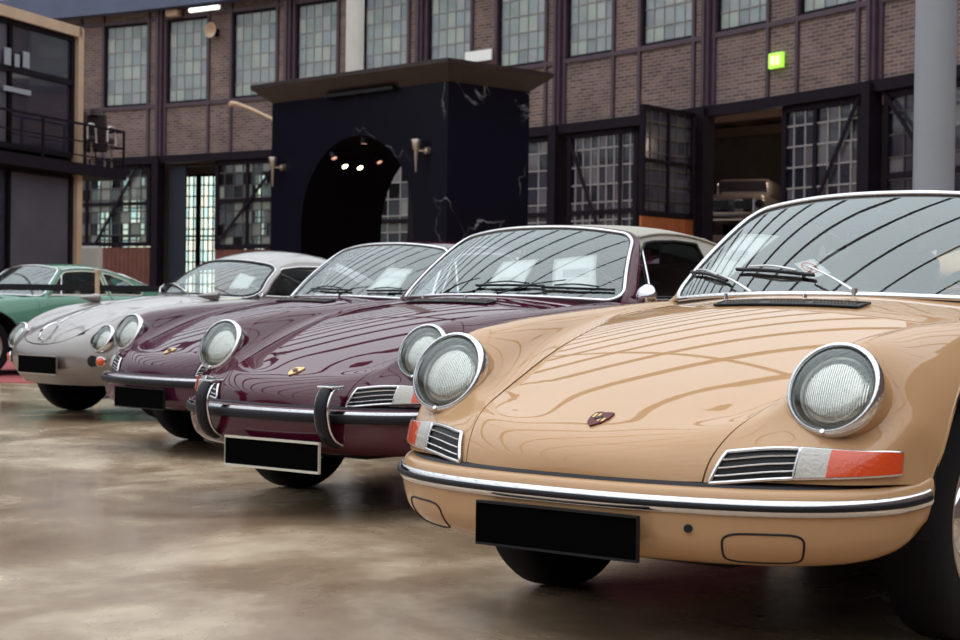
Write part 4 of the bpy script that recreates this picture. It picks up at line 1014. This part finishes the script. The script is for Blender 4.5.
# from right to left
gate(col(0)-.35,col(-1)+.35,1.6,4.84,8,8,M['gpane'],M['darkbar'],M['wood'],heavy=(3.3,),heavyc=(.5,),brace=[(0,1,.5,.3)])
gate(col(-1)-.35,col(-2)+.35,1.6,4.84,8,8,M['gpane'],M['darkbar'],M['wood'],heavy=(3.3,),heavyc=(.5,))
for kk in(-2,-3): gate(col(kk)-.35,col(kk-1)+.35,1.6,4.84,8,8,M['gpane'],M['darkbar'],M['wood'],heavy=(3.3,),heavyc=(.5,))
gate(30.05,col(0)+.4,1.2,4.84,7,9,M['gpane'],M['muntin'],M['wood'],heavy=(2.95,),heavyc=(.42,),brace=[(.98,1,.1,.1)])
gate(col(2)-.4,35.75,1.2,4.84,9,9,M['gpane'],M['muntin'],M['wood'],heavy=(3.0,),heavyc=(.76,),brace=[(0.02,.98,.72,.08)])
gate(col(3)-.35,col(2)+.3,1.2,4.84,10,9,M['gpane'],M['muntin'],M['wood'],heavy=(3.0,),heavyc=(.5,))
gate(col(4)-.35,col(3)+.35,1.0,4.84,10,9,M['gpane2'],M['muntin'],M['wood'],heavy=(3.0,),heavyc=(.5,))
gate(54.95,col(4)+.4,2.35,4.84,7,7,M['gpane2'],M['darkbar'],M['wood'],heavy=(3.7,),heavyc=(.5,),brace=[(.05,.05,.98,.95)])
gate(col(6)-.5,col(5)+.45,2.45,4.84,11,7,M['gpane2'],M['darkbar'],M['wood'],heavy=(3.7,),heavyc=(.42,),brace=[(.5,0,.9,1)])
gate(col(7)-.35,col(6)+.35,1.0,4.84,8,8,M['gpane'],M['darkbar'],M['wood'],heavy=(3.0,),heavyc=(.5,))
# open leaf swung out into the hall
dn[0]+=1
h0=on(33.15,RW-.25);e=Vector((3.17,34.0,0))
lf=glazed('door_%d'%dn[0],e,h0,2.72,4.92,6,7,M['leafpane'],M['darkbar'],M['steel'],heavy=(3.82,),heavyc=(.5,),bar=.025,frame=.09);struct(lf)
d=(h0-e);L=d.length;d.normalize();b=MB()
for i in range(14): b.bar(e+d*(L*i/14+.005)+Vector((0,0,1.36)),e+d*(L*(i+1)/14-.005)+Vector((0,0,1.36)),.05,2.66)
b.build('board_panel',M['orange'],lf)
# dark sliding leaf drawn back inside the left opening
b=MB();b.bar(on(57.3,RW+.12,2.4),on(56.5,RW+.12,2.4),.06,4.7);M['navy']=pm('dark_blue_gate_leaf',(.006,.008,.020),.7,var=.1,scale=3);dn[0]+=1;struct(b.build('door_%d'%dn[0],M['navy']))
# annex rooms behind the gates
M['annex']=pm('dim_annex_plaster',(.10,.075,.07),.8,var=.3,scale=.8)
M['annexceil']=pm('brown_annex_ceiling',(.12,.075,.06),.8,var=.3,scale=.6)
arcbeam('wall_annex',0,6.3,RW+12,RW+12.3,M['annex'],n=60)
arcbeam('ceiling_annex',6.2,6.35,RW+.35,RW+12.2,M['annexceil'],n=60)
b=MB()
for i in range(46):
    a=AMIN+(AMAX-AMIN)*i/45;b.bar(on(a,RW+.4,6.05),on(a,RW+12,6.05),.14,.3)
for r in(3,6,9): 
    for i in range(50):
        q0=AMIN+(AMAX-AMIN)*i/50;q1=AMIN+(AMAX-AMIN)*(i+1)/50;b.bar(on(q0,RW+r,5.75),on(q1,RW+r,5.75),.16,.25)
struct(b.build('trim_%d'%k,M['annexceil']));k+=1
for a in(29.6,31.5,34.5,55.6,58.5):
    b=MB();b.bar(on(a,RW+4.5,0),on(a,RW+4.5,6),.18,.18);struct(b.build('trim_%d'%k,M['colsteel']));k+=1
wn=len(wins)
# daylit outer windows of the annex seen through the left gates
for (a,b_) in((66.95,66.15),(66.12,65.3),(64.4,63.9),(63.75,63.1),(69.5,68.1),(70.6,69.8)):
    wn+=1;struct(glazed('window_%d'%wn,on(a,RW+11.9),on(b_,RW+11.9),.3,5.6,4,13,M['daypane'],M['steel'],M['steel'],bar=.05,frame=.09,heavy=(3.3,)))
# ------------------------------------------------------------------ floor
def floormat():
    m,nt,b=nodes('stained_polished_concrete');tc=nn(nt,'ShaderNodeTexCoord')
    mp=nn(nt,'ShaderNodeMapping');mp.inputs['Scale'].default_value=(1,.75,1);nt.links.new(tc.outputs['Object'],mp.inputs['Vector'])
    n1=nn(nt,'ShaderNodeTexNoise',Scale=.9,Detail=8.0,Roughness=.55,Distortion=.5);n2=nn(nt,'ShaderNodeTexNoise',Scale=4.5,Detail=6.0,Roughness=.6);n3=nn(nt,'ShaderNodeTexNoise',Scale=.35,Detail=3.0)
    for n in(n1,n2,n3): nt.links.new(mp.outputs[0],n.inputs['Vector'])
    cr=nn(nt,'ShaderNodeValToRGB');e=cr.color_ramp.elements;e[0].position=.30;e[0].color=(.20,.125,.08,1);e[1].position=.74;e[1].color=(.60,.475,.335,1);k_=e.new(.5);k_.color=(.30,.205,.13,1)
    ad=nn(nt,'ShaderNodeMath',operation='ADD');m2=nn(nt,'ShaderNodeMath',operation='MULTIPLY');m2.inputs[1].default_value=.35;sb=nn(nt,'ShaderNodeMath',operation='SUBTRACT');sb.inputs[1].default_value=.175
    nt.links.new(n2.outputs['Fac'],m2.inputs[0]);nt.links.new(m2.outputs[0],sb.inputs[0]);nt.links.new(n1.outputs['Fac'],ad.inputs[0]);nt.links.new(sb.outputs[0],ad.inputs[1]);nt.links.new(ad.outputs[0],cr.inputs['Fac'])
    nt.links.new(cr.outputs['Color'],b.inputs['Base Color'])
    r=nn(nt,'ShaderNodeMapRange');r.inputs[1].default_value=.35;r.inputs[2].default_value=.65;r.inputs[3].default_value=.13;r.inputs[4].default_value=.32;nt.links.new(n1.outputs['Fac'],r.inputs[0]);nt.links.new(r.outputs[0],b.inputs['Roughness'])
    b.inputs['Specular IOR Level'].default_value=.5
    bp=nn(nt,'ShaderNodeBump',Strength=.08,Distance=.02);nt.links.new(n2.outputs['Fac'],bp.inputs['Height']);nt.links.new(bp.outputs['Normal'],b.inputs['Normal'])
    return m
V=[(CX+60*math.cos(t),CY+60*math.sin(t),0) for t in np.linspace(0,2*PI,128,endpoint=False)];V+=[(x,y,-.2) for x,y,_ in V]
F=[tuple(range(128))]+[(i,i+128,(i+1)%128+128,(i+1)%128) for i in range(128)]
struct(mk('floor',V,F,floormat(),smooth=False))
# ------------------------------------------------------------------ glazed roof: rafters under the sky
b=MB()
zr=10.3
ra=math.radians(ROOF_A) if 'ROOF_A' in globals() else math.radians(20)
dx=Vector((math.cos(ra),math.sin(ra),0));dy=Vector((-dx.y,dx.x,0))
cc=Vector((CX,CY,0))
def chord(o,dirv,per):
    h=RW*RW-o*o
    if h<=0: return None
    h=math.sqrt(h);return cc+per*o-dirv*h,cc+per*o+dirv*h
SP=SPV if 'SPV' in globals() else 2.1
for i in range(-28,29):
    c=chord(i*SP,dx,dy)
    if c: b.bar(c[0]+Vector((0,0,zr)),c[1]+Vector((0,0,zr)),.09,.19)
rr_=b
for i in range(-5,6):
    c=chord(i*9,dy,dx)
    if c: b.bar(c[0]+Vector((0,0,zr+.2)),c[1]+Vector((0,0,zr+.2)),.07,.16)
M['rafter']=pm('dark_roof_steel',(.05,.045,.05),.5)
struct(b.build('ceiling',M['rafter']))
# ------------------------------------------------------------------ black marble gateway
def marble():
    m,nt,b=nodes('black_marble_white_veins');tc=nn(nt,'ShaderNodeTexCoord')
    nz=nn(nt,'ShaderNodeTexNoise',Scale=1.3,Detail=4.0,Distortion=1.5);nt.links.new(tc.outputs['Object'],nz.inputs['Vector'])
    vo=nn(nt,'ShaderNodeTexVoronoi',feature='DISTANCE_TO_EDGE',Scale=.8);ad=nn(nt,'ShaderNodeMix',data_type='RGBA');ad.inputs[0].default_value=.32
    nt.links.new(tc.outputs['Object'],ad.inputs[6]);nt.links.new(nz.outputs['Color'],ad.inputs[7]);nt.links.new(ad.outputs[2],vo.inputs['Vector'])
    cr=nn(nt,'ShaderNodeValToRGB');e=cr.color_ramp.elements;e[0].position=0;e[0].color=(.30,.28,.30,1);e[1].position=.005;e[1].color=(.006,.005,.011,1)
    n2=nn(nt,'ShaderNodeTexNoise',Scale=1.1,Detail=2.0);nt.links.new(tc.outputs['Object'],n2.inputs['Vector']);c2=nn(nt,'ShaderNodeValToRGB');c2.color_ramp.elements[0].position=.48;c2.color_ramp.elements[1].position=.7
    nt.links.new(n2.outputs['Fac'],c2.inputs['Fac']);nt.links.new(vo.outputs['Distance'],cr.inputs['Fac'])
    mx=nn(nt,'ShaderNodeMix',data_type='RGBA');mx.inputs[6].default_value=(.006,.005,.011,1);nt.links.new(c2.outputs['Color'],mx.inputs[0]);nt.links.new(cr.outputs['Color'],mx.inputs[7]);nt.links.new(mx.outputs[2],b.inputs['Base Color'])
    b.inputs['Roughness'].default_value=.3;b.inputs['Specular IOR Level'].default_value=.12
    return m
M['marble']=marble();M['cornice']=pm('dark_bronze_cornice',(.032,.018,.018),.4,.2,var=.3,scale=2);M['soffit']=pm('black_vault_lining',(.004,.002,.004),.9,spec=.03)
GK=Vector((-.49,24,0));ga=Vector((-.688,.726,0)).normalized();gb=Vector((-ga.y*-1,-ga.x*-1,0));gb=Vector((ga.y,-ga.x,0))
PW,PD,PH=4.13,1.62,4.03
port=thing('marble_gateway','freestanding black marble gateway with round arch and flared dark cornice','gateway',tuple(GK+ga*PW/2+gb*PD/2),0)
porto=port.location.copy()
def gp(a,b_,z): return GK+ga*a+gb*b_+Vector((0,0,z))-porto
ac,ar_,zs=2.03,1.317,2.05
arc=[(ac+ar_*math.cos(t),zs+ar_*math.sin(t)) for t in np.linspace(0,PI,40)]
outline=[(0,0),(ac-ar_,0)]+arc[::-1]+[(ac+ar_,0),(PW,0),(PW,PH),(0,PH)]
P,T=cdt_panel(outline,[],(.4,.4))
V=[gp(a,0,z) for a,z in P]+[gp(a,PD,z) for a,z in P];n=len(P)
F=[tuple(t) for t in T]+[(t[2]+n,t[1]+n,t[0]+n) for t in T]
V2=[gp(0,0,0),gp(0,PD,0),gp(0,PD,PH),gp(0,0,PH),gp(PW,0,0),gp(PW,PD,0),gp(PW,PD,PH),gp(PW,0,PH)];m0=len(V);V+=V2;F+=[(m0,m0+1,m0+2,m0+3),(m0+4,m0+7,m0+6,m0+5),(m0+3,m0+2,m0+6,m0+7)]
mk('arched_block',V,F,M['marble'],port,smooth=False)
tun=[(ac-ar_,0)]+arc[::-1]+[(ac+ar_,0)];V=[];F=[]
for a,z in tun: V+=[gp(a,0.002,z),gp(a,PD-.002,z)]
for i in range(len(tun)-1): F.append((2*i,2*i+1,2*i+3,2*i+2))
mk('arch_lining',V,F,M['soffit'],port,sharp=60)
b=MB();o=.25
lo=[gp(0,0,PH-.02),gp(PW,0,PH-.02),gp(PW,PD,PH-.02),gp(0,PD,PH-.02)];hi=[gp(-o,-o,PH+.20),gp(PW+o,-o,PH+.20),gp(PW+o,PD+o,PH+.20),gp(-o,PD+o,PH+.20)];tp=[v+Vector((0,0,.06)) for v in hi]
b.add(lo+hi+tp,[(3,2,1,0)]+[(i,(i+1)%4,4+(i+1)%4,4+i) for i in range(4)]+[(4+i,4+(i+1)%4,8+(i+1)%4,8+i) for i in range(4)]+[(8,9,10,11)]);b.build('cornice',M['cornice'],port)
b=MB();b.box(gp(1.9,-.05,PH-.03),(1.6,.1,.05),Matrix((ga,gb,Vector((0,0,1)))).transposed());b.build('sign_rail',M['black'],port)
# spot lamps inside the vault
M['lampglow']=pm('spot_lamp_glow',(1,.85,.6),.5,em=(1,.82,.5),es=14);M['lampdim']=pm('dim_spot_lamp_glow',(.8,.5,.4),.5,em=(1,.5,.4),es=.8);M['steelfit']=pm('brushed_brass_fitting',(.50,.40,.33),.3,.9)
for i,(t,bb,br) in enumerate(((58,.10,0),(50,.42,1),(50,.72,1),(58,1.0,0),(92,.12,0))):
    a,z=ac+ar_*math.cos(math.radians(180-t if 0 else t)),zs+ar_*math.sin(math.radians(t))
    nrm=Vector((math.cos(math.radians(t)),0,math.sin(math.radians(t))));nw=ga*nrm.x+Vector((0,0,nrm.z));c=gp(a,bb,z)+porto-nw*.0
    q=thing('spot_lamp',['dim spot lamp at the front of the arch vault, left end of its row','bright spot lamp in the arch vault, left of the lit pair','bright spot lamp in the arch vault, right of the lit pair','dim spot lamp at the right end of the row in the arch vault','dim spot lamp at the crown of the arch'][i],'lamp',tuple(c),0,'spot lamps in the arch vault')
    b=MB();b.cyl(-nw*.11,-nw*.01,.055,.06);b.build('lamp_housing',M['black'],q,smooth=True)
    b=MB();b.cyl(-nw*.112,-nw*.098,.042,.045);b.build('lamp_lens',M['lampglow'] if br else M['lampdim'],q,smooth=True)
# torch sconces
def sconce(a,z,label):
    c=GK+ga*a-gb*.13+Vector((0,0,z));q=thing('torch_sconce',label,'wall lamp',tuple(c),0,'torch sconces on the gateway')
    V,F=lathe([(-.30,.0),(-.30,.012),(.02,.035),(.03,.02)],20,Matrix.Rotation(-PI/2,4,'Y'));mk('stem',V,F,M['steelfit'],q,sharp=50)
    V,F=lathe([(.02,.0),(.02,.052),(.15,.075),(.16,.07),(.15,.06),(.05,.045)],24,Matrix.Rotation(-PI/2,4,'Y'));mk('cup',V,F,M['steelfit'],q,sharp=50)
    b=MB();cpt=-ga*.115;b.cyl(cpt+gb*.13,cpt+gb*.07,.055,.05,n=24);b.cyl(cpt+gb*.07,cpt+gb*.05,.03,.02,n=20);b.build('wall_plate',M['steelfit'],q,smooth=True)
    b=MB();b.bar(cpt+gb*.09,gb*.0+Vector((0,0,0)),.02);b.build('bracket',M['steelfit'],q)
sconce(.52,3.05,'torch-shaped metal sconce right of the gateway arch');sconce(3.92,2.98,'torch-shaped metal sconce at the left edge of the gateway')
# ------------------------------------------------------------------ roof columns
M['colgrey']=pm('pale_grey_column_paint',(.27,.28,.31),.4,var=.04,scale=2);M['colcream']=pm('cream_column_paint',(.62,.58,.54),.45,var=.04,scale=2)
for (x,y,r,mt,lb) in((3.39,12.8,.152,'colgrey','tall pale grey steel column behind the tan car'),(-2.34,31,.165,'colcream','tall cream steel column behind the black gateway')):
    q=thing('roof_column',lb,'column',(x,y,0),0,'steel roof columns')
    b=MB();b.cyl((0,0,0),(0,0,10.1),r,n=36);b.build('shaft',M[mt],q,smooth=True,sharp=40)
    b=MB();b.cyl((0,0,0),(0,0,.06),r*1.7,n=24);b.build('base_plate',M[mt],q,smooth=True);b=MB();b.box((0,0,10.14),(.6,.6,.08));b.build('head_plate',M[mt],q)
# ------------------------------------------------------------------ street lamp arm
q=thing('curved_lamp','beige flat-headed lamp on an arm beside the left end of the gateway','lamp',(-2.9,29.0,0))
b=MB();b.cyl((0,0,0),(0,0,3.75),.05,.04);b.build('post',M['colcream'],q,smooth=True)
P=spl([(0,0,3.80),(-.5,0,3.90),(-1.0,0,4.12),(-1.30,0,4.22),(-1.42,-.02,4.21)],24);V,F=sweep(P,[(-.12,-.03),(.12,-.03),(.13,.0),(.10,.045),(-.10,.045),(-.13,0)],scale=np.r_[np.linspace(.55,.8,14),np.linspace(.85,1.1,8),[1.0,.6]]);mk('lamp_arm',V,F,M['fascia'],q,sharp=30)
# ------------------------------------------------------------------ two storey glass pavilion on the left
M['dglass']=pm('dark_reflective_glazing',(.030,.026,.042),.12,0,coat=1,var=.3,scale=.6);M['blind']=pm('grey_roller_blind',(.075,.062,.085),.6,var=.15,scale=1.5)
b0=Vector((-8.77,36.6,0));bd=Vector((-.32,-.947,0)).normalized();bn=Vector((.947,-.32,0)).normalized()*1.0
pav=thing('glass_pavilion','two storey dark glass pavilion with beige edge boards and a balcony','building',tuple(b0))
def bp_(s,o,z): return bd*s+bn*o+Vector((0,0,z))
RB=Matrix((bd,bn,Vector((0,0,1)))).transposed()
b=MB();b.box(bp_(6,-2.5,3.3),(12,4.9,6.55),RB);b.build('core',M['dark'],pav)
for z0,z1 in((.1,3.5),(3.95,6.45)):
    for i in range(5):
        s0=.12+i*2.3;b=MB();b.box(bp_(s0+1.15,-.02,(z0+z1)/2),(2.18,.03,z1-z0),RB);o=b.build('window_pane',M['dglass'] if (i+ (z0>1))%2 else M['blind'],pav)
        b=MB()
        for z in(z0,z1,z0+(z1-z0)*(.62 if z0>1 else .38)): b.box(bp_(s0+1.15,.02,z),(2.3,.06,.12),RB)
        for s in(s0,s0+2.3): b.box(bp_(s,.02,(z0+z1)/2),(.12,.06,z1-z0),RB)
        b.build('glazing_frame',M['steel'],o)
b=MB();b.box(bp_(6,.05,6.60),(12.2,.16,.22),RB);b.box(bp_(-.06,.05,3.35),(.20,.16,6.7),RB);b.build('edge_boards',M['fascia'],pav)
b=MB();b.box(bp_(4.9,-1.3,3.66),(13.2,3.2,.24),RB);b.build('balcony_slab',M['steel'],pav)
b=MB()
for z in(3.95,4.25,4.62): 
    b.bar(bp_(-1.65,.25,z),bp_(11.4,.25,z),.03 if z<4.6 else .05);b.bar(bp_(-1.65,.25,z),bp_(-1.65,-2.8,z),.03 if z<4.6 else .05)
for i in range(9): s=-1.65+i*1.6;b.bar(bp_(s,.25,3.78),bp_(s,.25,4.62),.05)
b.build('balcony_railing',M['steel'],pav)
M['signwhite']=pm('white_lettering',(.28,.28,.32),.6)
b=MB()
for s,w,z,h in((2.55,.22,5.72,.34),(2.22,.16,5.68,.26),(1.90,.22,5.74,.32)): b.box(bp_(s,.06,z),(w,.02,h),RB)
b.build('window_lettering',M['signwhite'],pav)
b=MB();b.box(bp_(2.2,.06,5.08),(.95,.02,.10),RB);b.build('window_lettering',M['signwhite'],pav)
# chairs on the balcony
M['uph']=pm('dark_red_brown_upholstery',(.035,.018,.022),.7)
def chair(s,o,label):
    c=b0+bp_(s,o,3.79);q=thing('balcony_chair',label,'chair',tuple(c),math.radians(80),'high chairs on the balcony')
    b=MB();b.box((0,0,.60),(.5,.5,.12));b.build('seat',M['uph'],q,bevel=.04);b=MB();b.box((-.24,0,.74),(.10,.52,.84),Matrix.Rotation(-.12,3,'Y'));b.build('backrest',M['uph'],q,bevel=.04)
    b=MB();b.cyl((-.27,0,1.12),(-.27,0,1.26),.15,.12,n=16);b.build('headrest',M['uph'],q,smooth=True)
    for x in(-.2,.2):
        for y in(-.2,.2): b=MB();b.bar((x,y,0),(x*.9,y*.9,.56),.035);b.build('leg',M['chrome'],q)
    for y in(-.27,.27): tube('arm_frame',spl([(-.25,y,.55),(-.22,y,.85),(.15,y,.86),(.24,y,.5)],14),.022,M['colcream'],q,n=8)
chair(-.50,-.15,'dark high chair on the balcony next to the pavilion corner');chair(-1.15,-.05,'dark high chair nearest the railing end of the balcony')
# pale cabinet by the gate
q=thing('pale_cabinet','pale cream cabinet standing between the pavilion and the gate','cabinet',(-9.25,40.3,0))
b=MB();b.box((0,0,1.08),(.52,.5,2.1));b.build('carcass',M['colcream'],q,bevel=.02);b=MB();b.box((0,-.26,1.1),(.46,.02,1.96));o=b.build('door',M['colcream'],q,bevel=.006);b=MB();b.box((.17,-.285,1.1),(.02,.03,.2));b.build('handle',M['satin'],o)
# ------------------------------------------------------------------ wall fittings
M['exit']=pm('green_exit_sign',(.35,.75,.10),.4,em=(.45,.9,.08),es=.9);M['exitw']=pm('exit_sign_symbol',(.9,1,.5),.4,em=(.95,1,.35),es=1.3)
a=30.2;q=thing('exit_sign','lit green emergency exit sign on the brick wall','sign',tuple(on(a,RW-.09,5.76)),math.radians(a))
b=MB();b.box((0,0,0),(.08,.40,.30));b.build('housing',M['exit'],q,bevel=.01);b=MB();b.box((-.045,.07,0),(.006,.10,.17));b.box((-.045,-.08,0),(.006,.10,.17));b.build('symbol',M['exitw'],q)
a=55.0;q=thing('tube_light','white fluorescent tube light high on the brick wall','lamp',tuple(on(a,RW-.5,9.06)),math.radians(a))
M['tubeglow']=pm('fluorescent_tube',(1,1,1),.4,em=(1,.98,.92),es=1.6)
b=MB();b.cyl((0,-.55,0),(0,.55,0),.06,n=14);b.build('tube',M['tubeglow'],q,smooth=True);b=MB();b.box((.08,0,.03),(.12,1.2,.06));b.box((.28,0,.03),(.4,.06,.04));b.build('mount',M['satin'],q)
a=54.95;q=thing('wall_speaker','round beige horn speaker on the brick wall below the tube light','speaker',tuple(on(a,RW-.15,8.50)),math.radians(a))
V,F=lathe([(.0,.10),(-.12,.20),(-.14,.22),(-.13,.19),(-.05,.10),(-.04,0)],24);mk('horn',V,F,M['fascia'],q,sharp=50);b=MB();b.box((.08,0,-.05),(.14,.14,.2));b.build('driver_box',M['steel'],q)
a=42.55;q=thing('wall_sign','small white blank sign on the brick wall above the gateway','sign',tuple(on(a,RW-.12,6.93)),math.radians(a))
b=MB();b.box((0,0,0),(.03,.95,.26));b.build('board',M['paper'],q)
a=57.0;q=thing('wall_lamp','small beige lamp high on the wall at the eave','lamp',tuple(on(56.9,RW-.15,9.12)),math.radians(a));b=MB();b.box((0,0,0),(.2,.5,.22));b.build('lamp_body',M['fascia'],q,bevel=.05);b=MB();b.box((.1,0,0),(.05,.1,.1));b.build('bracket',M['steel'],q)
# ------------------------------------------------------------------ barrier and carpet
q=thing('belt_barrier','black belt barrier on a slim beige post in front of the green car','barrier',(-3.37,15.0,0))
b=MB();b.cyl((0,0,0),(0,0,.03),.17,.15,n=28);b.build('foot',M['black'],q,smooth=True,sharp=40);b=MB();b.cyl((0,0,.03),(0,0,1.10),.021,n=20);b.cyl((0,0,1.10),(0,0,1.13),.028,n=20);b.build('post',M['fascia'],q,smooth=True,sharp=40)
b=MB();b.bar((-3.6,.1,.965),(-.02,0,.965),.004,.055);b.bar((.02,0,.965),(.62,.05,.965),.004,.055);b.build('belt',M['black'],q)
for x,y in((-3.6,.1),(.62,.05)):
    b=MB();b.cyl((x,y,0),(x,y,.03),.17,.15,n=28);b.cyl((x,y,.03),(x,y,1.0),.024,n=16);b.build('end_post',M['black'],q,smooth=True,sharp=40)
M['carpet']=pm('red_carpet_pile',(.28,.055,.06),.95,bump=.4,scale=150,var=.1)
b=MB();b.box((-7.4,20.6,.005),(6.2,6.4,.010));tag(b.build('red_carpet',M['carpet']),'red carpet on the concrete under the green car','carpet')
# ------------------------------------------------------------------ old car on a lift inside the annex
q=thing('stored_car','silver vintage car with square chrome grille raised up inside the dark annex','car',(6.15,39.6,2.50),math.radians(-110))
def cushion(name,c,d,mat,r,par): 
    b=MB();b.box(c,d);o=b.build(name,mat,par);m=o.modifiers.new('bevel','BEVEL');m.width=r;m.segments=4
    for p in o.data.polygons:p.use_smooth=True
    return o
bd_=cushion('body',(-.2,0,.62),(3.6,1.5,.62),M['silver'],.16,q);cushion('cabin',(-.5,0,1.1),(1.8,1.3,.52),M['silver'],.18,q)
b=MB();b.box((1.62,0,.66),(.06,1.0,.36));g=b.build('grille',M['chrome'],q,bevel=.03)
b=MB()
for y in(-.26,.24): b.box((1.66,y,.68),(.03,.36,.18))
b.build('grille_opening',M['black'],g)
for y in(-.62,.62): 
    b=MB();b.cyl((1.55,y,.70),(1.66,y,.70),.10,n=20);b.build('headlamp',M['chrome'],q,smooth=True,sharp=40)
b=MB();b.box((1.66,0,.38),(.12,1.5,.12));b.build('bumper',M['chrome'],q,bevel=.04)
b=MB();b.box((.42,0,1.14),(.05,1.1,.34),Matrix.Rotation(.5,3,'Y'));b.build('windscreen',M['dglass'],q)
for x in(-1.3,1.0):
    for y in(-.68,.68): b=MB();b.cyl((x,y-.08,.31),(x,y+.08,.31),.31,n=24);b.build('wheel',M['tyre'],q,smooth=True,sharp=40)
q=thing('car_lift','steel platform lift holding the silver vintage car in the annex','lift',(6.15,39.6,0),math.radians(-110))
b=MB();b.box((-.1,0,2.42),(4.2,1.9,.14));b.build('platform',M['annexceil'],q)
for x in(-1.9,1.7):
    for y in(-.85,.85): b=MB();b.bar((x,y,0),(x,y,2.1),.12);b.build('leg',M['colsteel'],q)
# ------------------------------------------------------------------ sky and colour
w=bpy.data.worlds.new('overcast_sky');SC.world=w;w.use_nodes=True;nt=w.node_tree;bg=nt.nodes['Background']
bg.inputs[0].default_value=(.89,.955,1.0,1);bg.inputs[1].default_value=1
tc=nn(nt,'ShaderNodeTexCoord');sx=nn(nt,'ShaderNodeSeparateXYZ');mr=nn(nt,'ShaderNodeMapRange');mr.inputs[3].default_value=.9;mr.inputs[4].default_value=2.7
nt.links.new(tc.outputs['Generated'],sx.inputs[0]);nt.links.new(sx.outputs[2],mr.inputs[0]);nt.links.new(mr.outputs[0],bg.inputs[1])   # overcast sky: zenith three times the horizon
for a_,pw in((30.5,110),(34,70),(39,60),(60,40)):  # unseen fill lights, added to brighten the annex and the stored car
    l=bpy.data.lights.new('annex_fill_light','POINT');l.energy=pw;l.color=(1,.78,.6);l.shadow_soft_size=.25;o=bpy.data.objects.new('annex_fill_light',l);COL.objects.link(o);o.location=on(a_,RW+3.2,4.6)
SC.view_settings.view_transform='Standard';SC.view_settings.look='None';SC.view_settings.exposure=0;SC.view_settings.gamma=1
# ------------------------------------------------------------------ camera
f_,pt_,ro_,H_=1704.377,.0084552,.0134547,.8565658
cr_,sr_=math.cos(ro_),math.sin(ro_)
Fw=Vector((0,math.cos(pt_),-math.sin(pt_)));Up=Vector((0,math.sin(pt_),math.cos(pt_)));Rt=Vector((1,0,0))
right=Rt*cr_+Up*sr_;up=Rt*(-sr_)+Up*cr_
cd=bpy.data.cameras.new('camera');cam=bpy.data.objects.new('camera',cd);COL.objects.link(cam)
mw=Matrix((right,up,-Fw)).transposed().to_4x4();mw.translation=Vector((0,0,H_));cam.matrix_world=mw
cd.sensor_width=36;cd.lens=f_*36/960;cd.clip_start=.1;cd.clip_end=400
cd.dof.use_dof=True;cd.dof.focus_distance=5.3;cd.dof.aperture_fstop=8
SC.camera=cam
